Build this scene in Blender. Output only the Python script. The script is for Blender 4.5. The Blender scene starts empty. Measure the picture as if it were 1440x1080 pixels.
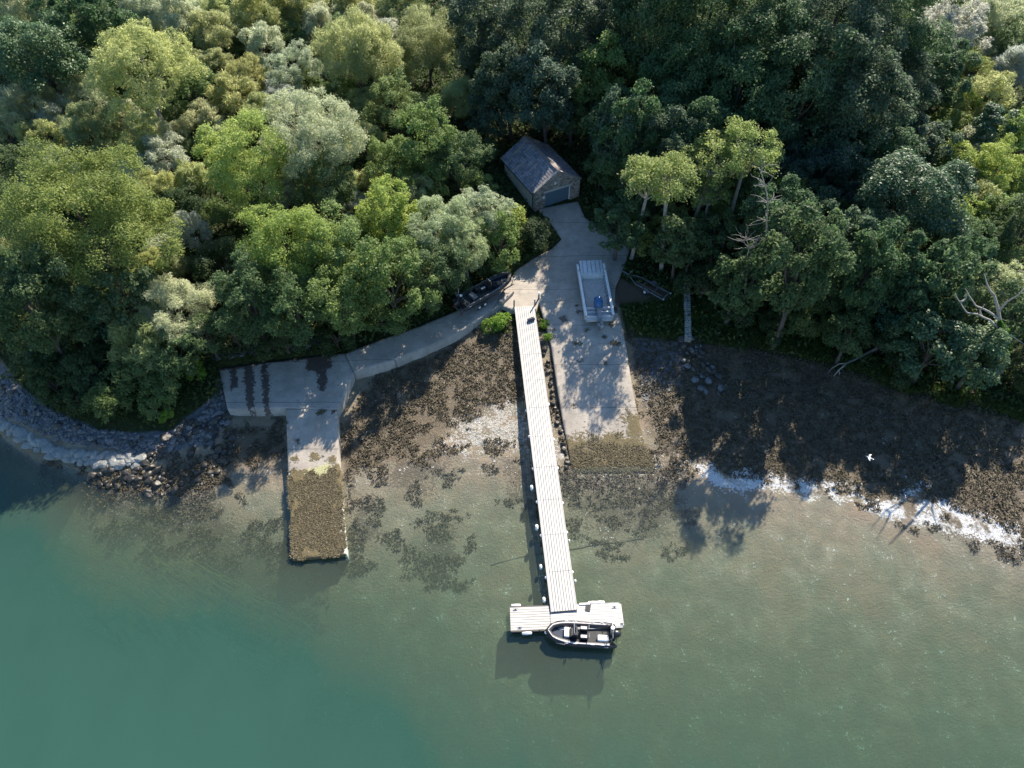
import bpy, bmesh, math, random
import numpy as np
from mathutils import Matrix, Vector, Euler
R_ = math.radians
random.seed(7)
C = bpy.context.scene.collection
SC = bpy.context.scene

# ------------------------------------------------------------------ camera geometry
CAM_H, PITCH, F = 58.0, R_(50), 1000.0
sp, cp = math.sin(PITCH), math.cos(PITCH)

def ray(px, py):
    u, v = (px - 720) / F, (py - 540) / F
    return np.array([u, cp - v * sp, -(sp + v * cp)])

def at(px, py, z=0.0):
    d = ray(px, py)
    t = (z - CAM_H) / d[2]
    return Vector((d[0] * t, d[1] * t, z))

def depth_t(px, py, z):
    return (z - CAM_H) / ray(px, py)[2]

cam = bpy.data.cameras.new('camera')
cam.sensor_width = 36; cam.lens = 36 * F / 1440; cam.clip_end = 5000; cam.clip_start = 0.5
camo = bpy.data.objects.new('camera', cam); C.objects.link(camo)
camo.location = (0, 0, CAM_H); camo.rotation_euler = (math.pi / 2 - PITCH, 0, 0)
SC.camera = camo

# ------------------------------------------------------------------ light
SUN_EL, SUN_AZ = R_(40), R_(24)          # azimuth to the right of straight ahead (+Y)
w = bpy.data.worlds.new("World"); SC.world = w; w.use_nodes = True
nt = w.node_tree
sky = nt.nodes.new('ShaderNodeTexSky'); sky.sky_type = 'NISHITA'; sky.sun_disc = False
sky.sun_elevation = SUN_EL; sky.sun_rotation = SUN_AZ
sky.air_density = 1.2; sky.dust_density = 0.6; sky.ozone_density = 3.0
bg = nt.nodes['Background']; bg.inputs['Strength'].default_value = 0.105
hs = nt.nodes.new('ShaderNodeHueSaturation'); hs.inputs['Saturation'].default_value = 1.2
nt.links.new(sky.outputs[0], hs.inputs['Color']); nt.links.new(hs.outputs[0], bg.inputs[0])
sl = bpy.data.lights.new('sun', 'SUN'); sl.energy = 5.0; sl.angle = R_(0.5); sl.color = (1, 0.91, 0.76)
so = bpy.data.objects.new('sun', sl); C.objects.link(so)
sdir = Vector((math.sin(SUN_AZ) * math.cos(SUN_EL), math.cos(SUN_AZ) * math.cos(SUN_EL), math.sin(SUN_EL)))
so.rotation_euler = sdir.to_track_quat('Z', 'Y').to_euler()
so.location = (30, 60, 90)
SC.view_settings.view_transform = 'Standard'; SC.view_settings.look = 'None'
SC.view_settings.gamma = 1; SC.view_settings.exposure = 1.16
SC.cycles.max_bounces = 6; SC.cycles.transparent_max_bounces = 8
SC.cycles.use_denoising = True

# ------------------------------------------------------------------ object helpers
def tag(o, label=None, cat=None, group=None, kind=None):
    if label: o['label'] = label
    if cat: o['category'] = cat
    if group: o['group'] = group
    if kind: o['kind'] = kind
    return o

def thing(name, label, cat, loc=(0, 0, 0), rot=(0, 0, 0), group=None):
    o = bpy.data.objects.new(name, None); C.objects.link(o)
    o.location = loc; o.rotation_euler = rot; o.empty_display_size = .3
    return tag(o, label, cat, group)

def link_mesh(name, me, mat, parent=None):
    o = bpy.data.objects.new(name, me); C.objects.link(o)
    if mat and not me.materials: me.materials.append(mat)
    if parent: o.parent = parent
    return o

def np_mesh(name, V, Fq, attrs=None, fattrs=None, smooth=False):
    """V (n,3), Fq (m,k) faces of one size"""
    me = bpy.data.meshes.new(name)
    V = np.asarray(V, np.float32); Fq = np.asarray(Fq, np.int32); k = Fq.shape[1]; m = len(Fq)
    me.vertices.add(len(V)); me.vertices.foreach_set('co', V.ravel())
    me.loops.add(m * k); me.loops.foreach_set('vertex_index', Fq.ravel())
    me.polygons.add(m); me.polygons.foreach_set('loop_start', np.arange(m, dtype=np.int32) * k)
    me.polygons.foreach_set('loop_total', np.full(m, k, np.int32))
    if smooth: me.polygons.foreach_set('use_smooth', np.ones(m, bool))
    me.update(calc_edges=True)
    for n, a in (attrs or {}).items():
        me.attributes.new(n, 'FLOAT', 'POINT').data.foreach_set('value', np.asarray(a, np.float32))
    for n, a in (fattrs or {}).items():
        me.attributes.new(n, 'FLOAT', 'FACE').data.foreach_set('value', np.asarray(a, np.float32))
    return me

class MB:
    def __init__(s): s.v, s.f = [], []
    def add(s, vs, fs):
        n = len(s.v); s.v += [tuple(x) for x in vs]; s.f += [[i + n for i in f] for f in fs]; return s
    def box(s, c, d, M=None, taper=1.0):
        x, y, z = d[0] / 2, d[1] / 2, d[2] / 2
        vs = [Vector((sx * x * (taper if sz > 0 else 1), sy * y * (taper if sz > 0 else 1), sz * z)) for sz in (-1, 1) for sy in (-1, 1) for sx in (-1, 1)]
        if M is not None: vs = [M @ p for p in vs]
        vs = [p + Vector(c) for p in vs]
        return s.add(vs, [(0, 2, 3, 1), (4, 5, 7, 6), (0, 1, 5, 4), (2, 6, 7, 3), (0, 4, 6, 2), (1, 3, 7, 5)])
    def hexa(s, b, t):      # bottom 4, top 4 points, same winding
        return s.add(list(b) + list(t), [(3, 2, 1, 0), (4, 5, 6, 7)] + [(i, (i + 1) % 4, 4 + (i + 1) % 4, 4 + i) for i in range(4)])
    def bar(s, a, b, wd, ht):
        a, b = Vector(a), Vector(b); d = (b - a); L = d.length
        M = d.to_track_quat('X', 'Z').to_matrix()
        return s.box((a + b) / 2, (L, wd, ht), M)
    def tube(s, pts, r, n=8, cap=True):
        pts = [Vector(p) for p in pts]
        rs = r if isinstance(r, (list, tuple)) else [r] * len(pts)
        base = len(s.v); up = None
        for i, p in enumerate(pts):
            t = (pts[min(i + 1, len(pts) - 1)] - pts[max(i - 1, 0)]).normalized()
            if up is None:
                up = Vector((0, 0, 1)) if abs(t.z) < .9 else Vector((1, 0, 0))
            up = (up - t * up.dot(t)).normalized()
            sd = t.cross(up)
            for k in range(n):
                a = 2 * math.pi * k / n
                s.v.append(tuple(p + (up * math.cos(a) + sd * math.sin(a)) * rs[i]))
        for i in range(len(pts) - 1):
            for k in range(n):
                a, b = base + i * n + k, base + i * n + (k + 1) % n
                s.f.append([a, b, b + n, a + n])
        if cap:
            s.f.append([base + k for k in range(n)])
            s.f.append([base + (len(pts) - 1) * n + k for k in reversed(range(n))])
        return s
    def lathe(s, prof, c=(0, 0, 0), n=12, M=None):
        base = len(s.v)
        for r, z in prof:
            for k in range(n):
                a = 2 * math.pi * k / n
                p = Vector((r * math.cos(a), r * math.sin(a), z))
                if M is not None: p = M @ p
                s.v.append(tuple(p + Vector(c)))
        for i in range(len(prof) - 1):
            for k in range(n):
                a, b = base + i * n + k, base + i * n + (k + 1) % n
                s.f.append([a, b, b + n, a + n])
        s.f.append([base + k for k in reversed(range(n))])
        s.f.append([base + (len(prof) - 1) * n + k for k in range(n)])
        return s
    def loft(s, rings, closed=True, cap=True):
        base = len(s.v); n = len(rings[0])
        for r in rings: s.v += [tuple(p) for p in r]
        for i in range(len(rings) - 1):
            for k in range(n if closed else n - 1):
                a, b = base + i * n + k, base + i * n + (k + 1) % n
                s.f.append([a, b, b + n, a + n])
        if cap:
            s.f.append([base + k for k in reversed(range(n))])
            s.f.append([base + (len(rings) - 1) * n + k for k in range(n)])
        return s
    def build(s, name, mat, parent=None, smooth=False, bevel=0):
        me = bpy.data.meshes.new(name); me.from_pydata(s.v, [], s.f); me.update()
        bm = bmesh.new(); bm.from_mesh(me); bmesh.ops.recalc_face_normals(bm, faces=bm.faces)
        if bevel:
            bmesh.ops.bevel(bm, geom=[e for e in bm.edges if len(e.link_faces) == 2 and e.calc_face_angle(0) > .6], offset=bevel, segments=1, affect='EDGES')
        bm.to_mesh(me); bm.free()
        if smooth:
            me.polygons.foreach_set('use_smooth', [True] * len(me.polygons))
        return link_mesh(name, me, mat, parent)

# ------------------------------------------------------------------ material helpers
class NT:
    def __init__(s, name):
        s.m = bpy.data.materials.new(name); s.m.use_nodes = True; s.t = s.m.node_tree
        s.b = s.t.nodes['Principled BSDF']; s.o = s.t.nodes['Material Output']
    def n(s, typ, **kw):
        x = s.t.nodes.new('ShaderNode' + typ)
        for k, v in kw.items(): setattr(x, k, v)
        return x
    def l(s, a, b): s.t.links.new(a, b)
    def put(s, sock, val):
        if hasattr(val, 'default_value') or hasattr(val, 'is_output'): s.l(val, sock)
        else: sock.default_value = (*val, 1) if isinstance(val, tuple) and len(val) == 3 and sock.type == 'RGBA' else val
    def coord(s, which='Object'): return s.n('TexCoord').outputs[which]
    def geo(s): return s.n('NewGeometry').outputs['Position']
    def noise(s, vec, scale, detail=4, rough=.55, out=0, dist=0):
        x = s.n('TexNoise'); x.inputs['Scale'].default_value = scale; x.inputs['Detail'].default_value = detail
        x.inputs['Roughness'].default_value = rough; x.inputs['Distortion'].default_value = dist
        s.l(vec, x.inputs['Vector']); return x.outputs[out]
    def vor(s, vec, scale, out='Distance', feature='F1'):
        x = s.n('TexVoronoi', feature=feature); x.inputs['Scale'].default_value = scale
        s.l(vec, x.inputs['Vector']); return x.outputs[out]
    def math(s, op, a, b=0.0, clamp=False):
        x = s.n('Math', operation=op, use_clamp=clamp); s.put(x.inputs[0], a); s.put(x.inputs[1], b); return x.outputs[0]
    def mp(s, v, a, b, c=0.0, d=1.0):
        x = s.n('MapRange'); x.clamp = True; s.put(x.inputs[0], v)
        for i, q in enumerate((a, b, c, d)): x.inputs[i + 1].default_value = q
        return x.outputs[0]
    def mix(s, f, a, b, blend='MIX'):
        x = s.n('Mix', data_type='RGBA', blend_type=blend); s.put(x.inputs[0], f); s.put(x.inputs[6], a); s.put(x.inputs[7], b); return x.outputs[2]
    def attr(s, name): 
        x = s.n('Attribute', attribute_name=name); return x.outputs['Fac']
    def scale(s, vec, sc):
        x = s.n('Mapping'); x.inputs['Scale'].default_value = sc; s.l(vec, x.inputs[0]); return x.outputs[0]
    def bump(s, h, strength=.5, dist=.1):
        x = s.n('Bump'); x.inputs['Strength'].default_value = strength; x.inputs['Distance'].default_value = dist
        s.l(h, x.inputs['Height']); s.l(x.outputs[0], s.b.inputs['Normal']); return x.outputs[0]
    def set(s, **kw):
        for k, v in kw.items(): s.put(s.b.inputs[{'col': 'Base Color', 'rough': 'Roughness', 'metal': 'Metallic', 'spec': 'Specular IOR Level'}[k]], v)
        return s.m

def plain(name, col, rough=.6, metal=0.0, var=.15, scale=3.0, spec=.5, bump=0):
    N = NT(name); c = N.coord()
    n = N.noise(c, scale, 5)
    dark = tuple(x * (1 - var * 1.6) for x in col); lite = tuple(min(1, x * (1 + var)) for x in col)
    N.set(col=N.mix(N.mp(n, .3, .7), dark, lite), rough=rough, metal=metal, spec=spec)
    if bump: N.bump(N.noise(c, scale * 6, 3), bump, .03)
    return N.m

# ------------------------------------------------------------------ numeric noise / polygons
def _hash(ix, iy, seed):
    h = (ix * 374761393 + iy * 668265263 + seed * 974634777) & 0xffffffff
    h = ((h ^ (h >> 13)) * 1274126177) & 0xffffffff
    return ((h ^ (h >> 16)) & 0xffff) / 65535.0
def vnoise(x, y, seed=0):
    ix, iy = np.floor(x).astype(np.int64), np.floor(y).astype(np.int64)
    fx, fy = x - ix, y - iy
    fx, fy = fx * fx * (3 - 2 * fx), fy * fy * (3 - 2 * fy)
    a, b = _hash(ix, iy, seed), _hash(ix + 1, iy, seed)
    c, d = _hash(ix, iy + 1, seed), _hash(ix + 1, iy + 1, seed)
    return (a * (1 - fx) + b * fx) * (1 - fy) + (c * (1 - fx) + d * fx) * fy
def fbm(x, y, seed=0, o=4):
    s, a, t = 0, 1, 0
    for i in range(o):
        s = s + a * vnoise(x * 2 ** i, y * 2 ** i, seed + i * 17); t += a; a *= .5
    return s / t
def sdf(X, Y, P):
    """signed distance to polygon (negative inside)"""
    d = np.full(X.shape, 1e9); ins = np.zeros(X.shape, bool); n = len(P)
    for i in range(n):
        ax, ay = P[i][0], P[i][1]; bx, by = P[(i + 1) % n][0], P[(i + 1) % n][1]
        ex, ey = bx - ax, by - ay; wx, wy = X - ax, Y - ay
        t = np.clip((wx * ex + wy * ey) / (ex * ex + ey * ey + 1e-12), 0, 1)
        d = np.minimum(d, np.hypot(wx - ex * t, wy - ey * t))
        c = ((ay > Y) != (by > Y)) & (X < (bx - ax) * (Y - ay) / ((by - ay) if by != ay else 1e-9) + ax)
        ins ^= c
    return np.where(ins, -d, d)
def wpoly(pts, z=0.3):
    return [tuple(at(p[0], p[1], p[2] if len(p) > 2 else z)) for p in pts]
class TPS:
    def __init__(s, P, Z, reg=1e-3, sc=50.0):
        s.sc = sc; s.P = np.array(P, float) / sc; n = len(s.P)
        D = np.hypot(s.P[:, None, 0] - s.P[None, :, 0], s.P[:, None, 1] - s.P[None, :, 1])
        K = np.where(D > 0, D * D * np.log(D + 1e-12), 0) + np.eye(n) * reg
        Q = np.c_[np.ones(n), s.P]
        A = np.block([[K, Q], [Q.T, np.zeros((3, 3))]])
        s.w = np.linalg.solve(A, np.r_[np.array(Z, float), 0, 0, 0])
    def __call__(s, X, Y):
        X, Y = np.asarray(X, float) / s.sc, np.asarray(Y, float) / s.sc
        out = s.w[-3] + s.w[-2] * X + s.w[-1] * Y
        for i, (a, b) in enumerate(s.P):
            r2 = (X - a) ** 2 + (Y - b) ** 2
            out = out + s.w[i] * .5 * r2 * np.log(r2 + 1e-18)
        return out

# ------------------------------------------------------------------ terrain control points (photo pixel, height)
TP = [(0,1080,-8.5),(360,1080,-7),(720,1080,-3.4),(1080,1080,-2.6),(1440,1080,-2.0),
 (0,900,-7),(360,900,-4.2),(720,900,-1.4),(1080,900,-1.2),(1440,900,-1.1),
 (0,760,-5),(150,760,-1.9),(300,760,-.9),(450,810,-1.3),(600,760,-.75),(720,770,-.85),(900,760,-.65),(1100,760,-.45),(1300,800,-.4),(1440,820,-.35),
 (0,660,-3.4),(80,705,-2.2),(200,720,-.7),(300,705,-.25),
 (345,650,0),(400,652,0),(490,665,0),(560,650,.02),(650,630,.05),(745,652,0),(800,662,-.02),(925,660,-.02),(1000,675,-.02),(1100,697,-.02),(1200,712,-.02),(1260,728,0),(1340,746,-.02),(1440,772,-.02),
 (0,622,-.3),(60,658,-.2),(130,682,-.1),(190,692,0),(250,690,.05),(310,668,.1),
 (0,590,.8),(60,625,.9),(130,640,.9),(190,645,.8),(260,640,.7),
 (600,560,.75),(700,560,.8),(560,520,1.1),(700,490,1.4),(520,600,.4),(680,600,.35),(1000,600,.5),(1200,640,.4),(1350,690,.3),(1430,720,.35),(1000,540,1.1),(1100,560,.95),(1250,600,.8),(1400,640,.7),(900,520,1.2),(780,560,.7),
 (340,600,.5),(380,600,.45),(500,560,.7),(650,490,1.3),
 (880,480,1.8),(960,488,1.8),(1060,500,1.7),(1150,520,1.7),(1250,555,1.7),(1350,580,1.7),(1440,600,1.7),
 (900,430,2.7),(1000,450,2.7),(1200,480,2.8),(1400,520,2.8),(930,400,3.0),(1150,430,3.4),(1350,440,3.8),
 (785,290,4.4),(740,290,4.4),(840,330,3.6),(800,360,3.2),(720,385,2.8),(600,430,3.0),(450,470,2.9),(310,490,2.9),(150,540,3.0),(250,540,2.4),(60,540,2.2),(0,480,2.6),(0,540,1.6),(100,600,1.5),(200,615,1.3),(290,585,1.3),
 (710,425,2.4),(660,462,1.7),(560,500,1.5),(840,410,2.6),(790,440,2.3)]
TPW = [(-150,100,7),(-75,100,8),(0,100,7),(75,100,8),(150,100,9),(-150,150,17),(0,150,18),(150,150,19),(0,250,42),(-150,250,40),(150,250,44),(0,450,80),(-220,420,75),(220,420,80),
 (-150,0,-9),(150,0,-2.5),(0,-120,-14),(-200,-120,-16),(200,-120,-10),(-80,40,-5),(-70,62,3),(-110,60,2.5),(-120,40,-4),(70,24,0),(100,17,0),(100,30,2.5),(150,22,2.5),(70,50,3),(120,60,5),(220,10,0)]
_P, _Z = [], []
for a, b, z in TP:
    p = at(a, b, z); _P.append((p.x, p.y)); _Z.append(z)
for a, b, z in TPW: _P.append((a, b)); _Z.append(z)
_tps = TPS(_P, _Z)

CUTS = []          # (world polygon, height function) of every slab, the ground stays below them
def base_h(X, Y):
    return _tps(np.clip(X, -220, 220), np.clip(Y, -150, 420))
# concrete slabs: photo pixel + height per corner
ROAD = [(758,294,4.42),(813,283,4.42),(822,305,4.2),(840,320,3.95),(868,330,3.7),(886,352,3.4),(876,380,3.1),(866,402,2.9),(864,424,2.75),(758,424,2.72),(754,435,2.70),(720,436,2.70),(704,430,2.70),(690,438,2.68),
        (716,396,2.78),(726,380,2.9),(752,362,3.1),(776,350,3.35),(790,336,3.7),(778,318,4.05)]
PATH = [(716,396,2.78),(690,407,2.72),(640,438,2.66),(590,459,2.6),(540,476,2.52),(486,497,2.42),(498,523,2.38),(550,508,2.46),(600,489,2.54),(640,471,2.6),(668,453,2.64),(690,438,2.68)]
QUAY = [(308,518,2.1),(380,508,2.15),(440,501,2.2),(486,497,2.3),(498,523,2.25),(487,548,2.0),(474,576,1.9),(402,574,1.85),(320,576,1.85)]
SLIPL = [(402,574,1.83),(474,576,1.83),(475,600,1.6),(477,655,1.0),(482,720,.62),(488,780,.35),(411,787,.35),(408,720,.62),(405,655,1.0),(403,600,1.6)]
SLIPR = [(758,424,2.72),(864,424,2.75),(873,450,2.42),(881,490,1.95),(889,545,1.4),(899,595,.75),(908,625,.35),(918,650,.08),(922,662,-.12),(806,664,-.12),(803,652,.08),(797,620,.4),(791,590,.78),(783,540,1.38),(775,485,1.95),(764,445,2.45)]
SLABS = {}
for nm, P in (('road', ROAD), ('path', PATH), ('quay', QUAY), ('slip', SLIPL), ('ramp', SLIPR)):
    W = wpoly(P); f = TPS([(p[0], p[1]) for p in W], [p[2] for p in W], 1e-4)
    SLABS[nm] = (W, f); CUTS.append((W, f))

def ground(X, Y, fine=True):
    X = np.asarray(X, float); Y = np.asarray(Y, float)
    h = base_h(X, Y)
    if fine:
        near = np.clip((Y - 15) / 15, 0, 1)
        h = h + (fbm(X * .35, Y * .35, 3) - .5) * .25 * near
        mud = np.clip((h + .4) / .5, 0, 1) * near
        h = h + mud * ((fbm(X * 1.6, Y * 1.6, 9, 3) - .5) * .22)
        h = h + np.clip((h - 2.5) / 2, 0, 1) * (fbm(X * .15, Y * .15, 21) - .5) * 1.2
    for W, f in CUTS:
        d = sdf(X, Y, W)
        m = d < .25
        if m.any():
            hz = f(X[m], Y[m]) - .12 - np.clip(-d[m], 0, .5) * .3 if X.ndim else f(X, Y) - .2
            h = np.where(m, np.minimum(h, 1e9), h)
            if X.ndim: h[m] = np.minimum(h[m], hz)
            else: h = min(h, hz)
    return h
def gz(x, y): return float(ground(np.array([x]), np.array([y]))[0])

# ------------------------------------------------------------------ zones
def zone(X, Y, polys, soft, zref=.4):
    m = np.zeros(X.shape)
    for P in polys:
        d = sdf(X, Y, wpoly(P, zref)); m = np.maximum(m, np.clip(.5 - d / (2 * soft), 0, 1))
    return m
WEED = [[(790,640),(960,640),(965,672),(900,690),(800,688)],[(478,600),(520,545),(600,500),(680,475),(745,470),(760,560),(700,575),(640,600),(600,630),(540,650),(480,668)],
        [(770,470),(782,470),(806,650),(785,640),(775,560)],
        [(880,478),(990,482),(1120,502),(1260,550),(1340,572),(1460,604),(1440,780),(1330,745),(1230,700),(1110,680),(1000,655),(930,640),(905,590)],
        [(180,700),(240,660),(310,640),(320,600),(400,600),(402,640),(340,650),(300,680),(240,700)],
        [(0,620),(90,660),(200,680),(190,705),(120,690),(50,665),(0,630)]]
SUBWEED = [[(790,640),(960,640),(965,672),(900,690),(800,688)],[(150,700),(300,690),(340,740),(400,760),(410,800),(430,850),(330,850),(260,790),(160,740)],[(490,690),(520,700),(540,760),(500,780)],[(590,740),(640,740),(640,800),(590,800)],
           [(800,680),(900,670),(960,700),(940,760),(860,760),(800,720)],[(700,640),(760,660),(765,720),(720,700)],[(560,640),(640,640),(600,700),(540,680)]]
PALE_GLINT = [[(615,625),(640,590),(700,570),(745,580),(750,640),(700,630),(650,640)],[(760,600),(790,600),(815,655),(770,655)],[(800,655),(940,640),(960,660),(880,668),(800,668)]]  # where sun glints on wet mud are painted as pale ground
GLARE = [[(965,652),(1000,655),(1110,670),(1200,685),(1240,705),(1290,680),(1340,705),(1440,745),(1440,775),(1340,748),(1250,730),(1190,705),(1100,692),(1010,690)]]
PEB = [[(0,515),(60,560),(140,590),(230,600),(300,560),(312,520),(320,580),(300,620),(200,640),(120,625),(50,600),(0,570)],[(890,482),(960,485),(960,540),(905,560)]]
SOIL = [[(866,390),(930,405),(950,420),(900,425),(866,425)]]

# ------------------------------------------------------------------ materials : setting
def ground_mat():
    N = NT('ground'); p = N.geo()
    n1 = N.noise(p, .7, 5); n2 = N.noise(p, 4, 5, .65); n3 = N.noise(p, 14, 4, .6); nb = N.noise(p, .25, 3)
    sand = N.mix(N.mp(n1, .35, .65), (.17,.135,.09), (.26,.215,.15))
    sand = N.mix(N.mp(nb, .4, .65, 0, .6), sand, (.22, .14, .085))
    sand = N.mix(N.mp(n3, .55, .75, 0, .5), sand, (.08, .065, .045)); sand = N.mix(N.mp(N.noise(p, .45, 5, .65), .42, .62, 0, .55), sand, (.115, .115, .075))
    weedc = N.mix(N.mp(n3, .3, .7), (.045, .034, .022), (.15, .11, .065))
    weedc = N.mix(N.mp(n2, .55, .7, 0, .7), weedc, (.17, .12, .055))
    def m(a, k1, k2, lo, hi):
        v = N.math('ADD', N.attr(a), N.math('MULTIPLY', N.math('SUBTRACT', n1, .5), k1))
        v = N.math('ADD', v, N.math('MULTIPLY', N.math('SUBTRACT', n2, .5), k2))
        return N.mp(v, lo, hi)
    wm = m('weed', .9, .9, .42, .6)
    sub = m('subweed', 1.4, 1.8, .5, .62)
    c = N.mix(sub, sand, N.mix(.25, weedc, (.05, .04, .022)))
    c = N.mix(wm, c, weedc)
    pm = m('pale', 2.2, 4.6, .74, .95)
    c = N.mix(N.math('MULTIPLY', pm, .95), c, N.mix(N.mp(n3, .3, .7), (.20, .18, .155), (.50, .475, .43)))  # glints off the wet mud, put in as a paler base colour
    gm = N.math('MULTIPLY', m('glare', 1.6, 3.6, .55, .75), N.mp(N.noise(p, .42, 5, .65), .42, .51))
    c = N.mix(gm, c, N.mix(N.mp(n3, .3, .65), (.25, .24, .23), (.72, .72, .72)))  # sun glare at the waterline, painted white into the ground colour
    pebc = N.mix(N.vor(p, 5, 'Color'), (.05, .052, .058), (.14, .142, .15)); pebm = m('peb', .6, .6, .4, .6)
    c = N.mix(pebm, c, pebc)
    landc = N.mix(N.mp(n2, .35, .65), (.018, .024, .009), (.045, .055, .02))
    lm = m('land', .3, .3, .4, .6)
    c = N.mix(lm, c, landc)
    sm = m('soil', .5, .5, .4, .6); c = N.mix(sm, c, (.12, .085, .06))
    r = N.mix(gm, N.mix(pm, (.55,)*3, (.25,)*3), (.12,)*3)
    N.set(col=c, rough=r, spec=N.mix(lm, (.5,)*3, (.05,)*3))
    h = N.math('ADD', N.math('MULTIPLY', n2, .7), N.math('MULTIPLY', n3, .5))
    N.bump(h, .9, .22)
    return N.m
def concrete_mat():
    N = NT('concrete'); p = N.geo()
    n1 = N.noise(p, .5, 5); n2 = N.noise(p, 3.5, 5, .6); n3 = N.noise(p, 13, 4, .65)
    c = N.mix(N.mp(n1, .3, .7), (.29, .25, .21), (.42, .37, .315))
    c = N.mix(N.mp(n3, .45, .75, 0, .6), c, (.17, .15, .125)); c = N.mix(N.mp(N.noise(p, 2.2, 6, .75), .58, .66, 0, .55), c, (.13, .11, .09))
    c = N.mix(N.mp(N.noise(p, .9, 6, .7), .47, .7, 0, .7), c, (.20, .18, .155))
    lines = N.noise(N.scale(p, (.6, 7, 1)), 1.2, 3); c = N.mix(N.mp(lines, .55, .75, 0, .35), c, (.20, .175, .15))
    wob = N.math('ADD', N.n('SeparateXYZ').outputs[1], 0)
    sx = wob.node.inputs[0].links[0].from_node; N.l(p, sx.inputs[0])
    row = N.math('ABSOLUTE', N.math('SUBTRACT', N.math('FRACT', N.math('MULTIPLY', N.math('ADD', sx.outputs[1], N.math('MULTIPLY', n1, .15)), .19)), .5))
    c = N.mix(N.math('MULTIPLY', N.math('LESS_THAN', row, .008), .6), c, (.08, .07, .06))
    def m(a, k, lo, hi):
        v = N.math('ADD', N.attr(a), N.math('MULTIPLY', N.math('SUBTRACT', n2, .5), k))
        return N.mp(N.math('ADD', v, N.math('MULTIPLY', N.math('SUBTRACT', n1, .5), k)), lo, hi)
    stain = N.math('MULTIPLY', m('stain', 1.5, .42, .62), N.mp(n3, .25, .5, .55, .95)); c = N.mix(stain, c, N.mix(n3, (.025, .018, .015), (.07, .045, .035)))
    weedc = N.mix(N.mp(n3, .35, .65), (.055, .043, .02), (.21, .165, .08))
    wm = m('weed', 1.0, .42, .56); c = N.mix(wm, c, weedc)
    gr = m('alga', 1.6, .62, .7); c = N.mix(gr, c, (.40, .385, .2))
    sh = m('shell', 1.6, .5, .6); c = N.mix(sh, c, (.66, .63, .58))
    N.set(col=c, rough=N.mix(stain, (.75,)*3, (.5,)*3), spec=.4)
    N.bump(N.math('ADD', N.math('MULTIPLY', n3, N.math('ADD', .15, wm)), N.math('MULTIPLY', n2, .2)), .7, .18)
    return N.m
def water_mat():
    N = NT('water'); t = N.t; p = N.geo()
    D = N.attr('depth')
    nn = N.noise(N.scale(p, (.25, .12, 1)), 1, 4)
    D2 = N.math('MULTIPLY', D, N.mp(nn, .3, .7, .85, 1.15))
    a = N.math('SUBTRACT', 1.0, N.math('POWER', 2.718, N.math('MULTIPLY', D2, -.31)))
    cd = N.mp(D2, .6, 4.4)
    colr = N.mix(cd, (.095, .106, .068), (.028, .076, .056))
    cb = N.n('CombineColor')
    for ch, kk in enumerate((.765, .92, .85)): N.l(N.math('POWER', kk, D2), cb.inputs[ch])
    tint = cb.outputs[0]
    tr = N.n('BsdfTransparent'); N.l(tint, tr.inputs[0])
    df = N.n('BsdfDiffuse'); N.l(colr, df.inputs[0])
    m1 = N.n('MixShader'); N.l(a, m1.inputs[0]); N.l(tr.outputs[0], m1.inputs[1]); N.l(df.outputs[0], m1.inputs[2])
    bp = N.n('Bump'); bp.inputs['Strength'].default_value = .12; bp.inputs['Distance'].default_value = .05
    wv = N.math('ADD', N.noise(N.scale(p, (1, 1.6, 1)), 1.6, 4), N.math('MULTIPLY', N.noise(p, 7, 2), .25))
    N.l(wv, bp.inputs['Height'])
    gl = N.n('BsdfGlossy'); gl.inputs['Roughness'].default_value = .06; N.l(bp.outputs[0], gl.inputs['Normal'])
    g = N.n('NewGeometry'); dt = N.n('VectorMath', operation='DOT_PRODUCT'); N.l(bp.outputs[0], dt.inputs[0]); N.l(g.outputs['Incoming'], dt.inputs[1])
    cs = N.math('ABSOLUTE', dt.outputs['Value'])
    fr = N.math('ADD', .03, N.math('MULTIPLY', .98, N.math('POWER', N.math('SUBTRACT', 1.0, cs, True), 5.0)))
    m2 = N.n('MixShader'); N.l(fr, m2.inputs[0]); N.l(m1.outputs[0], m2.inputs[1]); N.l(gl.outputs[0], m2.inputs[2])
    N.l(m2.outputs[0], N.o.inputs['Surface'])
    t.nodes.remove(N.b)
    return N.m
def leaf_mat(name, rough=.5, spec=.35, trans=.35):
    N = NT(name); oi = N.n('ObjectInfo'); v = N.attr('var')
    hv = N.n('HueSaturation'); N.l(oi.outputs['Color'], hv.inputs['Color'])
    N.l(N.mp(v, 0, 1, .68, 1.32), hv.inputs['Value']); N.l(N.mp(v, 0, 1, .515, .485), hv.inputs['Hue'])
    N.set(col=hv.outputs[0], rough=rough, spec=spec)
    tl = N.n('BsdfTranslucent'); h2 = N.n('HueSaturation'); h2.inputs['Saturation'].default_value = 1.0; h2.inputs['Value'].default_value = 2.0
    N.l(hv.outputs[0], h2.inputs['Color']); N.l(h2.outputs[0], tl.inputs[0])
    mx = N.n('MixShader'); mx.inputs[0].default_value = trans
    N.l(N.b.outputs[0], mx.inputs[1]); N.l(tl.outputs[0], mx.inputs[2]); N.l(mx.outputs[0], N.o.inputs['Surface'])
    return N.m
def stone_mat(name, c1, c2, c3, scale=2.0, rough=.6):
    N = NT(name); p = N.geo(); n = N.noise(p, scale, 5, .6); n2 = N.noise(p, scale * 6, 4, .6)
    c = N.mix(N.mp(n, .35, .65), c1, c2); c = N.mix(N.mp(n2, .5, .75), c, c3)
    N.set(col=c, rough=rough); N.bump(n2, .5, .06); return N.m

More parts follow.
